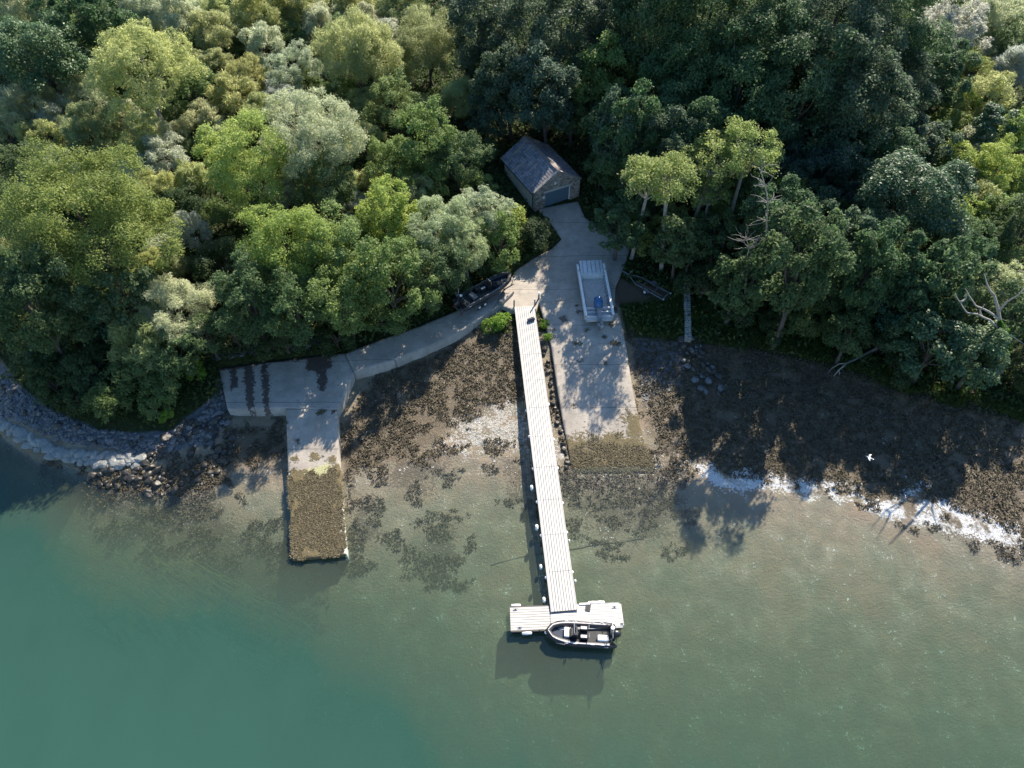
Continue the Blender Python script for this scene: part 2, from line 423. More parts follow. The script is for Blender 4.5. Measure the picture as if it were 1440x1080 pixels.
M = {}
M['ground'] = ground_mat(); M['concrete'] = concrete_mat(); M['water'] = water_mat()
M['leaf'] = leaf_mat('leaf', .55, .22, .42); M['gloss_leaf'] = leaf_mat('gloss_leaf', .5, .38, .25); M['matt_leaf'] = leaf_mat('matt_leaf', .6, .3, .5)
M['bark'] = plain('bark', (.09, .075, .06), .9, scale=4); M['pale_bark'] = stone_mat('pale_bark', (.33, .30, .26), (.20, .18, .15), (.42, .40, .36), 3, .8)
M['dead_wood'] = plain('dead_wood', (.30, .275, .245), .85, scale=5)
M['pale_stone'] = stone_mat('pale_stone', (.16, .165, .155), (.25, .25, .23), (.12, .12, .115), 1.2, .5)
M['dark_stone'] = stone_mat('dark_stone', (.014, .013, .012), (.035, .03, .024), (.085, .07, .048), 1.5, .45)
M['grey_stone'] = stone_mat('grey_stone', (.05, .05, .054), (.10, .10, .105), (.26, .26, .26), 1.5, .45)
M['alu'] = plain('aluminium', (.50, .51, .525), .5, .3, .1); M['pale_alu'] = plain('pale_aluminium', (.66, .655, .65), .5, .1, .08); M['alu_deck'] = plain('aluminium_deck', (.43, .385, .35), .6, .15, .15, 5)
M['galv'] = plain('galvanised_steel', (.22, .225, .24), .5, .5)
M['black_rub'] = plain('black_rubber', (.018, .018, .022), .5, 0, .2); M['black'] = plain('black_paint', (.02, .021, .024), .35, 0, .2)
M['navy'] = plain('navy_paint', (.02, .028, .05), .3, 0, .2); M['grey_strip'] = plain('grey_strip', (.52, .48, .48), .6)
M['white'] = plain('white_paint', (.78, .77, .75), .4, 0, .06); M['cowl'] = plain('cowling_paint', (.03, .10, .24), .25, 0, .2)
M['deck_grey'] = plain('deck_grey', (.05, .05, .05), .8); M['glass'] = plain('dark_glass', (.04, .05, .06), .08)
M['rope'] = plain('rope', (.12, .11, .09), .9)
def plank_mat(name, c1, c2):
    N = NT(name); c = N.coord(); g = N.noise(N.scale(c, (.6, 14, 1)), 1.5, 4); b = N.noise(c, 1.2, 4)
    k = N.mix(N.mp(g, .3, .7), c1, c2); k = N.mix(N.mp(b, .5, .75, 0, .4), k, tuple(x * .75 for x in c1)); N.set(col=k, rough=.75); return N.m
M['deck'] = plank_mat('pale_deck', (.42, .40, .375), (.56, .54, .51)); M['old_deck'] = plank_mat('grey_deck', (.39, .365, .34), (.50, .475, .445)); M['pont_deck'] = plank_mat('pontoon_deck', (.44, .42, .39), (.57, .55, .52))
M['timber'] = plank_mat('dark_timber', (.06, .05, .045), (.11, .095, .08))

# ------------------------------------------------------------------ terrain + water sheets
def axis(lo, hi, step, far_lo, far_hi, g=1.25):
    a = list(np.arange(lo, hi + 1e-6, step)); s = step
    while a[-1] < far_hi: s *= g; a.append(a[-1] + s)
    s = step; b = [lo]
    while b[-1] > far_lo: s *= g; b.append(b[-1] - s)
    return np.array(b[:0:-1] + a)
def grid(xs, ys):
    X, Y = np.meshgrid(xs, ys); nx, ny = len(xs), len(ys)
    i = np.arange(nx * ny).reshape(ny, nx)
    Fq = np.stack([i[:-1, :-1], i[:-1, 1:], i[1:, 1:], i[1:, :-1]], -1).reshape(-1, 4)
    return X.ravel(), Y.ravel(), Fq
xs = axis(-56, 56, .28, -900, 900); ys = axis(16, 74, .28, -500, 1500)
X, Y, Fq = grid(xs, ys); Z = ground(X, Y)
LANDP = [(-10,490),(30,545),(70,578),(150,608),(235,604),(302,556),(306,535),(484,510),(600,472),(690,425),(720,424),(700,450),(690,470),(745,468),(780,470),(775,430),(865,420),(880,476),(960,484),(1060,494),(1150,514),(1250,549),(1350,574),(1460,600),(1600,640)]
Wl = [tuple(at(a, b, 1.7))[:2] for a, b in LANDP] + [(200, 28), (900, 60), (900, 1500), (-900, 1500), (-900, 75), (-80, 66)]
land = np.clip(.5 - sdf(X, Y, Wl) / 1.6, 0, 1)
me = np_mesh('ground', np.c_[X, Y, Z], Fq, dict(weed=zone(X, Y, WEED, 1.5), subweed=zone(X, Y, SUBWEED, 3.0, -.5), pale=zone(X, Y, PALE_GLINT, 1.5),
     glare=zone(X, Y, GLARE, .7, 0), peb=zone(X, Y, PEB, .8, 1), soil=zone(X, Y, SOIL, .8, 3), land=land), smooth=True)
tag(link_mesh('ground', me, M['ground']), 'muddy foreshore, seabed and wooded land', None, None, 'structure')
xs = axis(-56, 56, .5, -900, 900); ys = axis(-5, 50, .5, -500, 900)
X, Y, Fq = grid(xs, ys)
me = np_mesh('water', np.c_[X, Y, np.zeros(len(X))], Fq, dict(depth=np.clip(-ground(X, Y), 0, 20)))
tag(link_mesh('water', me, M['water']), 'calm clear green sea water', None, None, 'structure')

# ------------------------------------------------------------------ concrete slabs
def slab(name, key, thick, attrs, res=.22, mat='concrete'):
    W, f = SLABS[key]
    x0, x1 = min(p[0] for p in W), max(p[0] for p in W); y0, y1 = min(p[1] for p in W), max(p[1] for p in W)
    xs, ys = np.arange(x0 - res, x1 + 2 * res, res), np.arange(y0 - res, y1 + 2 * res, res)
    X, Y, Fq = grid(xs, ys)
    cx, cy = X[Fq].mean(1), Y[Fq].mean(1)
    Fq = Fq[sdf(cx, cy, W) < 0]
    used = np.unique(Fq); remap = -np.ones(len(X), int); remap[used] = np.arange(len(used)); Fq = remap[Fq]; X, Y = X[used], Y[used]
    E = np.concatenate([Fq[:, [i, (i + 1) % 4]] for i in range(4)]); key_ = np.sort(E, 1)
    u, inv, cnt = np.unique(key_, axis=0, return_inverse=True, return_counts=True)
    be = E[cnt[inv.ravel()] == 1]; bv = np.unique(be)
    for i in bv:                                   # snap the rim onto the outline
        best = None
        for k in range(len(W)):
            a, b = np.array(W[k][:2]), np.array(W[(k + 1) % len(W)][:2]); e = b - a
            t = min(1, max(0, ((X[i] - a[0]) * e[0] + (Y[i] - a[1]) * e[1]) / (e @ e)))
            q = a + e * t; dd = (q[0] - X[i]) ** 2 + (q[1] - Y[i]) ** 2
            if best is None or dd < best[0]: best = (dd, q)
        X[i], Y[i] = best[1]
    Z = f(X, Y) + (fbm(X * .8, Y * .8, 5) - .5) * .05
    at_ = {k: zone(X, Y, P, s, zr) for k, (P, s, zr) in attrs.items()}
    n = len(X); low = {v: n + i for i, v in enumerate(bv)}
    V = np.r_[np.c_[X, Y, Z], np.c_[X[bv], Y[bv], Z[bv] - thick]]
    S = np.array([[a, low[a], low[b], b] for a, b in be])
    for k in at_:
        at_[k] = np.r_[at_[k], at_[k][bv]]
    me = np_mesh(name, V, np.r_[Fq, S], at_)
    return link_mesh(name, me, M[mat])
slab('road', 'road', 1.2, {})['kind'] = 'structure'
slab('path', 'path', 1.7, {})['kind'] = 'structure'
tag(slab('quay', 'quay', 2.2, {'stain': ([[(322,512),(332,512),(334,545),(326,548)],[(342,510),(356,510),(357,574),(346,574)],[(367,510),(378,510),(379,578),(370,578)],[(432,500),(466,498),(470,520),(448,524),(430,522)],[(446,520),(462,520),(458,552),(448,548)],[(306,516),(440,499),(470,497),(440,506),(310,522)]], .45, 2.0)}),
    'level concrete quay with dark wet streaks beside the headland', 'quay')
tag(slab('boat_slip', 'slip', 2.2, {'weed': ([[(400,664),(480,656),(492,785),(405,790)],[(408,645),(420,645),(420,652),(408,652)],[(438,640),(450,640),(450,650),(438,650)],[(464,645),(474,645),(474,652),(464,652)]], .5, .7),
     'alga': ([[(425,655),(465,655),(462,675),(445,690),(440,720),(425,700)]], .8, .8), 'shell': ([[(478,700),(486,700),(489,785),(482,770)],[(404,655),(408,655),(409,720),(405,720)]], .3, .6)}),
    'narrow concrete slip running off the quay, its lower half covered in brown weed', 'slipway')
tag(slab('boat_ramp', 'ramp', 1.2, {'weed': ([[(795,622),(860,612),(900,605),(935,640),(935,690),(795,690)],[(870,590),(905,585),(915,620),(880,630)]], 3.2, .3),
     'stain': ([[(846,432),(870,434),(868,442),(846,440)],[(812,438),(838,440),(836,444),(812,442)],[(784,446),(796,444),(797,454),(788,452)]], .5, 2.4)}),
    'wide concrete boat ramp sloping from the turning area down into the shallows', 'slipway')

# ------------------------------------------------------------------ boathouse
def build_boathouse():
    a = R_(27); o = at(752, 296.5, 4.45)
    root = thing('boathouse', 'stone boathouse with slate roof and blue door at the top of the concrete drive', 'boathouse', (o.x, o.y, 4.3), (0, 0, a))
    Wd, Ln, He, Hr = 6.3, 8.3, 2.75, 4.75          # x across the gable, y back
    stone = NT('rubble_stone'); c = stone.coord()
    v = stone.vor(stone.scale(c, (1, 1, 1.5)), 3.2, 'Color'); e = stone.vor(stone.scale(c, (1, 1, 1.5)), 3.2, 'Distance', 'DISTANCE_TO_EDGE')
    k = stone.mix(stone.mp(stone.n('SeparateColor').outputs[0], 0, 1), (.2, .18, .16), (.2, .18, .16))
    sc = stone.n('SeparateColor'); stone.l(v, sc.inputs[0])
    k = stone.mix(sc.outputs[0], (.13, .115, .10), (.42, .38, .34)); k = stone.mix(stone.mp(e, .0, .05), (.22, .20, .18), k)
    stone.set(col=k, rough=.85); stone.bump(stone.mp(e, 0, .08), .7, .05)
    slate = NT('slate_roof'); c = slate.coord()
    br = slate.n('TexBrick'); slate.l(slate.scale(c, (1, 1, 1)), br.inputs['Vector']); br.inputs['Scale'].default_value = 1
    br.inputs['Brick Width'].default_value = .45; br.inputs['Row Height'].default_value = .32; br.inputs['Mortar Size'].default_value = .02
    br.inputs['Color1'].default_value = (.10, .10, .12, 1); br.inputs['Color2'].default_value = (.26, .255, .28, 1); br.inputs['Mortar'].default_value = (.05, .05, .06, 1)
    rs = slate.noise(slate.scale(c, (1.5, .28, .3)), 1.1, 4)
    k = slate.mix(slate.mp(slate.noise(c, 2.2, 5, .7), .5, .7, 0, .7), br.outputs[0], (.24, .20, .18))
    k = slate.mix(slate.mp(rs, .54, .64, 0, .8), k, (.40, .27, .19))
    k = slate.mix(slate.mp(slate.noise(c, 6, 3), .62, .7, 0, .6), k, (.42, .40, .36))
    slate.set(col=k, rough=.55); slate.bump(br.outputs[1], .5, .03)
    render_ = plain('pale_render', (.40, .42, .40), .85, 0, .12, 1.2)
    door = NT('blue_door'); c = door.coord(); wv = door.n('TexWave', wave_type='BANDS', bands_direction='Z'); wv.inputs['Scale'].default_value = 4.5; door.l(c, wv.inputs[0])
    door.set(col=door.mix(door.mp(wv.outputs[1], .0, .25), (.05, .09, .13), (.10, .165, .225)), rough=.45)
    # walls
    dx0, dx1, dh = 1.45, 5.0, 2.25
    m = MB()                                         # gable wall with the door opening, .45 thick
    for x0, x1 in ((0, dx0), (dx1, Wd)): m.box(((x0 + x1) / 2, .22, He / 2), (x1 - x0, .44, He))
    m.box(((dx0 + dx1) / 2, .22, (dh + .3 + He) / 2), (dx1 - dx0, .44, He - dh - .3))
    m.add([(0, 0, He), (Wd, 0, He), (Wd / 2, 0, Hr), (0, .44, He), (Wd, .44, He), (Wd / 2, .44, Hr)], [(0, 1, 2), (3, 5, 4), (0, 2, 5, 3), (1, 4, 5, 2)])
    g = m.build('gable_wall', stone.m, root); g['label'] = 'rubble stone gable wall'
    m = MB().box((.15, Ln / 2 + .22, He / 2), (.3, Ln - .44, He)); wl = m.build('side_wall', render_, root); wl['label'] = 'pale rendered side wall'
    m = MB().box((Wd - .15, Ln / 2 + .22, He / 2), (.3, Ln - .44, He)); m.build('side_wall', stone.m, root)
    m = MB().box((Wd / 2, Ln - .15, He / 2), (Wd - .6, .3, He)).add([(.3, Ln, He), (Wd - .3, Ln, He), (Wd / 2, Ln, Hr - .05), (.3, Ln - .3, He), (Wd - .3, Ln - .3, He), (Wd / 2, Ln - .3, Hr - .05)], [(0, 2, 1), (3, 4, 5), (0, 3, 5, 2), (1, 2, 5, 4)])
    m.build('back_wall', stone.m, root)
    # roof slopes: thin slabs on the slope, their own axes so that courses follow the slope
    for s in (-1, 1):
        run = Wd / 2 + .35; rise = (Hr - He); sl_ = math.hypot(Wd / 2, rise); ang = math.atan2(rise, Wd / 2)
        Ls = run / math.cos(ang)
        m = MB()
        rows = int(Ls / .32)
        for i in range(rows):                        # lapped slate courses
            u0, u1 = Ls * i / rows, Ls * (i + 1) / rows + .05
            m.hexa([(0, u0, .03), (Ln + .25, u0, .03), (Ln + .25, u1, 0), (0, u1, 0)], [(0, u0, .075), (Ln + .25, u0, .075), (Ln + .25, u1, .035), (0, u1, .035)])
        r = m.build('roof', slate.m, root)
        r.location = (Wd / 2 - s * 0, .30, Hr + .03)
        # local x -> along the ridge (root y), local y -> up the slope from the eave
        ux = Vector((0, 1, 0)); uy = Vector((-s * math.cos(ang), 0, math.sin(ang))); uz = ux.cross(uy)
        if uz.z < 0: uz = -uz
        Mx = Matrix((ux, uy, uz)).transposed().to_4x4()
        Mx.translation = Vector((Wd / 2 + s * run, .28, Hr - run * math.tan(ang) + .03))
        r.matrix_local = Mx
    m = MB().bar((Wd / 2, .28, Hr + .1), (Wd / 2, Ln + .5, Hr + .1), .3, .08); rd = m.build('ridge_cap', plain('ridge_clay', (.22, .16, .13), .8), root)
    for s in (-1, 1):
        m = MB().bar((Wd / 2, .18, Hr + .10), (Wd / 2 + s * (Wd / 2 + .2), .18, He - .03), .36, .09); m.build('coping', plain('coping_stone', (.30, .27, .25), .8), root)
    m = MB().box((-.36, Ln / 2 + .25, He - .16), (.12, Ln, .1)); gt = m.build('gutter', M['black'], root)
    MB().tube([(-.30, .5, He - .2), (-.10, .5, He - .5), (-.08, .5, .05)], .05, 6).build('downpipe', M['black'], root)
    MB().box(((dx0 + dx1) / 2, .18, dh + .15), (dx1 - dx0 + .5, .42, .3)).build('lintel', plain('lintel_concrete', (.40, .40, .38), .8), root)
    d = MB().box(((dx0 + dx1) / 2, .3, dh / 2), (dx1 - dx0 - .16, .08, dh)).build('door', door.m, root)
    MB().box(((dx0 + dx1) / 2, .24, .95), (.25, .06, .06)).build('handle', M['galv'], d)
    m = MB(); 
    for x in (dx0 + .04, dx1 - .04): MB().box((x, .26, dh / 2), (.08, .14, dh)).build('door_jamb', M['white'], root)
    
    MB().box((1.15, -.05, 1.75), (.22, .1, .3)).build('notice_plate', M['white'], root)
    MB().box((2.7, -.05, 3.3), (.2, .12, .28)).build('floodlight', M['white'], root)
    MB().tube([(.9, -.06, 2.0), (.9, -.08, 4.0)], .03, 6).build('aerial_pole', M['galv'], root)
build_boathouse()

# ------------------------------------------------------------------ pier and floating pontoon
def build_pier():
    A, B = at(737.5, 431, 2.80), at(793.5, 859, .78)
    d = B - A; Lh = math.hypot(d.x, d.y); ang = math.atan2(d.y, d.x)
    root = thing('pier', 'long narrow pale plank pier running from the drive out to the pontoon', 'pier', A, (0, 0, ang))
    slope = (B.z - A.z) / Lh; Wd = 2.1; n = 10; S = Lh / n
    zl = lambda x: x * slope
    rr = random.Random(3)
    for i in range(n):
        m = MB(); x0, x1 = i * S + .014, (i + 1) * S - .014
        nb = 9; bw = Wd / nb
        for k in range(nb):
            y = -Wd / 2 + (k + .5) * bw; dz = rr.uniform(-.004, .004)
            h = (bw - .04) / 2
            m.hexa([(x0, y - h, zl(x0) - .05 + dz), (x1, y - h, zl(x1) - .05 + dz), (x1, y + h, zl(x1) - .05 + dz), (x0, y + h, zl(x0) - .05 + dz)],
                   [(x0, y - h, zl(x0) + dz), (x1, y - h, zl(x1) + dz), (x1, y + h, zl(x1) + dz), (x0, y + h, zl(x0) + dz)])
        p = m.build('deck_panel', M['deck'], root)
    for s in (-1, 1):
        m = MB().bar((0, s * (Wd / 2 - .1), zl(0) - .2), (Lh, s * (Wd / 2 - .1), zl(Lh) - .2), .16, .28); m.build('side_beam', M['galv'], root)
        m = MB().bar((0, s * (Wd / 2 + .03), zl(0) - .02), (Lh, s * (Wd / 2 + .03), zl(Lh) - .02), .07, .1); m.build('edge_board', M['old_deck'], root)
    m = MB()
    for i in range(n * 3 + 1):
        x = i * Lh / (n * 3); m.box((x, 0, zl(x) - .13), (.1, Wd - .3, .14))
    m.build('cross_beams', M['timber'], root)
    for i in range(1, n):
        x = i * S
        for s in (-1, 1):
            y = s * (Wd / 2 + .02); wp = root.matrix_basis @ Vector((x, y, 0))
            g = gz(wp.x, wp.y) - .3
            m = MB().tube([(x, y - s * .18, zl(x) - .1), (x, y + s * .1, g - A.z)], .11, 8); po = m.build('pile', M['timber'], root)
            if i > 3:
                MB().lathe([(.0, -.02), (.14, 0), (.15, .12), (.05, .2)], (x + rr.uniform(-.4, .4), y + s * .06, zl(x) - .28 + rr.uniform(-.1, .1)), 7).build('pile_cap', M['white'], po)
    for x, y, r in ((22.5, -1.5, .28), (26.5, -1.45, .3), (30.2, -1.5, .24), (33.1, -1.55, .26), (34.5, -1.35, .22), (28.0, 1.28, .15), (31.7, 1.3, .16)):
        if x < Lh - .3:
            y = -y                                       # local +y is the photo's right... the piles on the shadow side carry most floats
            m = MB().lathe([(.02, -r * .5), (r * .8, -r * .4), (r, 0), (r * .8, r * .4), (.02, r * .5)], (0, 0, 0), 9, Matrix.Rotation(R_(90), 3, 'X')); 
            q = m.build('side_fender', M['white'], root); q.location = (x, y * -1 if False else -y, zl(x) - .25)
    MB().box((-.12, 0, -.3), (.3, Wd + .3, .5)).build('abutment', M['concrete'], root)
    for s in (-1, 1):
        MB().tube([(-.1, s * 1.15, -.4), (-.1, s * 1.15, .95)], .08, 8).build('end_post', M['timber'] if s < 0 else M['galv'], root)
    return root, A, B, ang
pier, PA, PB, PANG = build_pier()

def build_pontoon():
    A, B = at(717, 870.5, .62), at(874, 864.5, .62); d = B - A; L = math.hypot(d.x, d.y)
    root = thing('pontoon', 'pale planked floating pontoon across the outer end of the pier', 'pontoon', (A.x, A.y, 0), (0, 0, math.atan2(d.y, d.x)))
    Wd = 1.95; sp_ = L * .36; z = .6
    for i, (x0, x1) in enumerate(((0.04, sp_ - .02), (sp_ + .02, L - .04))):
        m = MB(); nb = 9; bw = Wd / nb
        for k in range(nb):
            m.box(((x0 + x1) / 2, -Wd / 2 + (k + .5) * bw, z + (k % 2) * .003), (x1 - x0, bw - .03, .05))
        dk = m.build('deck', M['old_deck'] if i == 0 else M['pont_deck'], root)
        if i == 0: dk['label'] = 'greyer weathered deck section'
        m = MB(); 
        for s in (-1, 1): m.box(((x0 + x1) / 2, s * (Wd / 2 + .05), z - .09), (x1 - x0, .1, .2))
        for xx in (x0, x1): m.box((xx, 0, z - .1), (.08, Wd, .19))
        m.build('frame', M['galv'] if i else M['timber'], root)
        m = MB(); n = 4
        for k in range(n):
            cx = x0 + (x1 - x0) * (k + .5) / n; m.box((cx, 0, .1), ((x1 - x0) / n - .12, Wd - .1, .75), None, .96)
        m.build('float', M['black'], root)
    for x, s in ((1.35, -1), (3.2, -1), (.55, 1), (7.0, 1), (7.6, 1)):
        m = MB().lathe([(.03, -.42), (.13, -.36), (.15, 0), (.13, .36), (.03, .42)], (0, 0, 0), 9, Matrix.Rotation(R_(90), 3, 'Y'))
        f = m.build('fender', M['white'], root, True); f.location = (x, s * (Wd / 2 + .2), z - .12)
    for x, y in ((.8, -.75), (.5, .8), (9.2, -.75), (L - .5, .7)):
        m = MB().box((x, y, z + .06), (.08, .08, .1)).tube([(x - .17, y, z + .13), (x + .17, y, z + .13)], .03, 6); m.build('cleat', M['galv'], root)
    m = MB().box((6.55, .75, z + .05), (.42, .7, .07), Matrix.Rotation(R_(-14), 3, 'Z')); m.build('hatch', M['black'], root)
    MB().box((6.3, Wd / 2 + .06, z + .06), (.9, .14, .1)).build('hinge_plate', M['white'], root)
    MB().box((L + .02, 0, z - .1), (.14, Wd * .96, .22)).build('end_bumper', plain('worn_bumper', (.5, .48, .43), .8), root)
    return root
build_pontoon()

# ------------------------------------------------------------------ boats
def make_outboard(parent, x, z, tilt, scale=1.0, cowl='black'):
    T = Matrix.Translation((x, 0, z)) @ Matrix.Rotation(tilt, 4, 'Y')
    def tr(m): m.v = [tuple(T @ (Vector(p) * scale)) for p in m.v]; return m
    rings = []
    for zz, l, wd, off in ((.0, .28, .2, 0), (.12, .36, .25, 0), (.4, .38, .26, 0), (.58, .32, .22, -.01), (.66, .16, .12, -.02)):
        rings.append([(off - .05 + l * math.cos(a) * (1.1 if math.cos(a) < 0 else .9), wd * math.sin(a), zz) for a in [2 * math.pi * i / 14 for i in range(14)]])
    ob = tr(MB().loft(rings)).build('outboard', M[cowl], parent, True)
    m = MB().hexa([(-.2, -.09, -.75), (.1, -.09, -.75), (.1, .09, -.75), (-.2, .09, -.75)], [(-.25, -.13, .02), (.15, -.13, .02), (.15, .13, .02), (-.25, .13, .02)])
    m.box((-.1, 0, -.78), (.5, .3, .03)).lathe([(.02, -.36), (.07, -.25), (.08, .1), (.03, .3)], (-.12, 0, -.98), 8, Matrix.Rotation(R_(90), 3, 'Y')).box((-.12, 0, -.88), (.2, .05, .22)).box((-.06, 0, -1.12), (.2, .02, .16))
    tr(m).build('drive_leg', M['galv'] if cowl == 'cowl' else M['black'], ob)
    m = MB()
    for k in range(3):
        a = k * 2 * math.pi / 3; m.box((-.42, .11 * math.cos(a), -.98 + .11 * math.sin(a)), (.03, .14, .2), Matrix.Rotation(a, 3, 'X') @ Matrix.Rotation(.5, 3, 'Y'))
    tr(m).build('propeller', M['galv'], ob)
    tr(MB().box((.2, 0, -.2), (.14, .3, .4))).build('bracket', M['black'], ob)

def rib_path(L, b, n=14):
    """half outline of the tube from stern to bow"""
    pts = []
    for i in range(n + 1):
        t = i / n; x = -L / 2 + L * t
        k = max(0, (t - .5) / .5)
        pts.append((x, b * math.sqrt(max(0, 1 - k ** 2.3)), .52 + .34 * k ** 1.6))
    return pts
def make_rib(root, L, beam, tube='black_rub', detail='pontoon'):
    r = .27; b = beam / 2 - r; half = rib_path(L - 2 * r, b)
    path = half + [(x, -y, z) for x, y, z in reversed(half[:-1])]
    stern = lambda s: [(-L / 2 - .28, s * b, .52), (-L / 2 - .1, s * b, .52)]
    P = [(-L / 2 - .34, b, .52), (-L / 2 - .16, b, .52)] + path + [(-L / 2 - .16, -b, .52), (-L / 2 - .34, -b, .52)]
    tb = MB().tube(P, [.06, .2] + [r] * len(path) + [.2, .06], 12).build('buoyancy_tube', M[tube], root, True)
    for s in (1, -1):                                   # pale non-slip strip along the top of each side
        pp = [Vector((x, s * (y + .03), z + r * .99)) for x, y, z in half]
        rings = []
        for p in pp:
            rings.append([p + Vector((0, -.055, -.02)), p + Vector((0, .055, -.02)), p + Vector((0, .045, .02)), p + Vector((0, -.045, .02))])
        MB().loft(rings).build('top_strip', M['grey_strip'] if detail == 'pontoon' else M['galv'], tb)
        for x in (-1.9, -1.1, .3, 1.0): MB().tube([(x - .18, s * (b + .08), .52 + r), (x, s * (b + .12), .6 + r), (x + .18, s * (b + .08), .52 + r)], .022, 5).build('grab_line', M['white'] if detail == 'pontoon' else M['galv'], tb)
        MB().box((-L / 2 + .55, s * (b + .215), .66), (.3, .02, .15), Matrix.Rotation(s * -.55, 3, 'X')).build('side_mark', M['white'], tb)
        if detail == 'pontoon':
            MB().box((1.45, s * (b * .9 + .21), .72), (.75, .02, .12), Matrix.Rotation(s * -.14, 3, 'Z') @ Matrix.Rotation(s * -.55, 3, 'X')).build('side_mark', M['grey_strip'], tb)
    rings = []                                          # V hull
    for i in range(11):
        t = i / 10; x = -L / 2 + (L - .35) * t; k = max(0, (t - .5) / .5); y = max(.03, b * math.sqrt(max(0, 1 - k ** 2.3)))
        rings.append([(x, -y, .45 + .3 * k ** 1.6), (x, -y * .85, .25 + .3 * k ** 2), (x, 0, -.12 + .75 * k ** 2.6), (x, y * .85, .25 + .3 * k ** 2), (x, y, .45 + .3 * k ** 1.6)])
    MB().loft(rings).build('hull', M['navy'], root)
    m = MB(); dv = [(x, y - .12) for x, y, z in half if y > .2]; ring = [(x, y) for x, y in dv] + [(x, -y) for x, y in reversed(dv)]
    m.add([(x, y, .47) for x, y in ring] + [(x, y, .43) for x, y in ring], [list(range(len(ring))), list(range(2 * len(ring) - 1, len(ring) - 1, -1))] + [[i, (i + 1) % len(ring), len(ring) + (i + 1) % len(ring), len(ring) + i] for i in range(len(ring))])
    m.build('deck', M['deck_grey'], root)
    MB().box((-L / 2 + .12, 0, .62), (.1, 2 * b - .2, .5)).build('transom', M['black'], root)
    c = MB().hexa([(.1, -.38, .47), (.75, -.38, .47), (.75, .38, .47), (.1, .38, .47)], [(.1, -.36, 1.25), (.5, -.36, 1.35), (.5, .36, 1.35), (.1, .36, 1.25)]).build('console', M['black'], root)
    MB().hexa([(.46, -.36, 1.33), (.5, -.36, 1.33), (.5, .36, 1.33), (.46, .36, 1.33)], [(.26, -.32, 1.72), (.3, -.32, 1.72), (.3, .32, 1.72), (.26, .32, 1.72)]).build('windscreen', M['glass'], c)
    m = MB(); st = [(.02 - .1 * math.sin(a) * .4, .17 * math.cos(a), 1.2 + .17 * math.sin(a)) for a in [i * math.pi / 6 for i in range(13)]]; m.tube(st, .018, 5, False); m.build('steering_wheel', M['black'], c)
    m = MB().tube([(.45, -.4, 1.2), (.42, -.4, 1.75), (.42, .4, 1.75), (.45, .4, 1.2)], .025, 6); m.build('grab_rail', M['galv'], c)
    MB().box((.98, 0, .68), (.4, .8, .42)).build('bow_seat', M['white'] if detail == 'pontoon' else M['black'], root, bevel=.05)
    for y in (-.35, .35) if detail == 'pontoon' else (0,):
        sx = MB().box((-.45, y, .7), (.6, .34, .5)).box((-.45, y, .99), (.62, .36, .09)); so_ = sx.build('jockey_seat', M['black'], root, bevel=.03)
        MB().box((-.4, y, 1.05), (.5, .22, .03)).build('seat_pad', M['grey_strip'], so_)
        MB().tube([(-.75, y - .15, 1.0), (-.8, y - .15, 1.3), (-.8, y + .15, 1.3), (-.75, y + .15, 1.0)], .025, 6).build('back_rail', M['galv'], so_)
    if detail == 'pontoon':
        MB().box((-1.95, .32, .68), (.85, .5, .42)).build('storage_box', M['white'], root, bevel=.06)
    else:
        MB().lathe([(.0, -.3), (.26, -.28), (.28, .2), (.1, .3)], (-1.0, .45, .8), 10).build('bag', M['black'], root)
        MB().box((-1.9, -.1, .72), (.6, 1.0, .45)).build('storage_box', M['galv'], root, bevel=.05)
    m = MB(); zt = 1.75                                  # A-frame at the stern
    for s in (1, -1):
        m.tube([(-L / 2 + .25, s * (b - .05), .55), (-L / 2 + .1, s * (b - .2), zt), (-L / 2 + .1, 0, zt + .08)], .035, 6)
        m.tube([(-L / 2 + .85, s * (b - .05), .55), (-L / 2 + .15, s * (b - .18), zt - .1)], .03, 6)
    af = m.build('a_frame', M['galv'], root)
    MB().tube([(-L / 2 + .1, .25, zt), (-L / 2 + .1, .25, zt + .9)], .015, 5).lathe([(.0, 0), (.16, .02), (.16, .1), (.0, .14)], (-L / 2 + .1, -.15, zt + .08), 9).build('aerial', M['white'], af)
    make_outboard(root, -L / 2 - .12, .72, R_(-8) if detail == 'pontoon' else R_(-40), 1.05)
def orient(p, q):
    d = q - p; return math.atan2(d.y, d.x)

S_, B_ = at(861, 895, .45), at(766, 888.5, .6)
L_ = (B_ - S_).length
rib = thing('rigid_inflatable_boat', 'black inflatable boat with grey tops and white seats moored against the pontoon', 'boat', ((S_.x + B_.x) / 2, (S_.y + B_.y) / 2, 0), (R_(0), 0, orient(S_, B_)))
make_rib(rib, L_, 2.15)

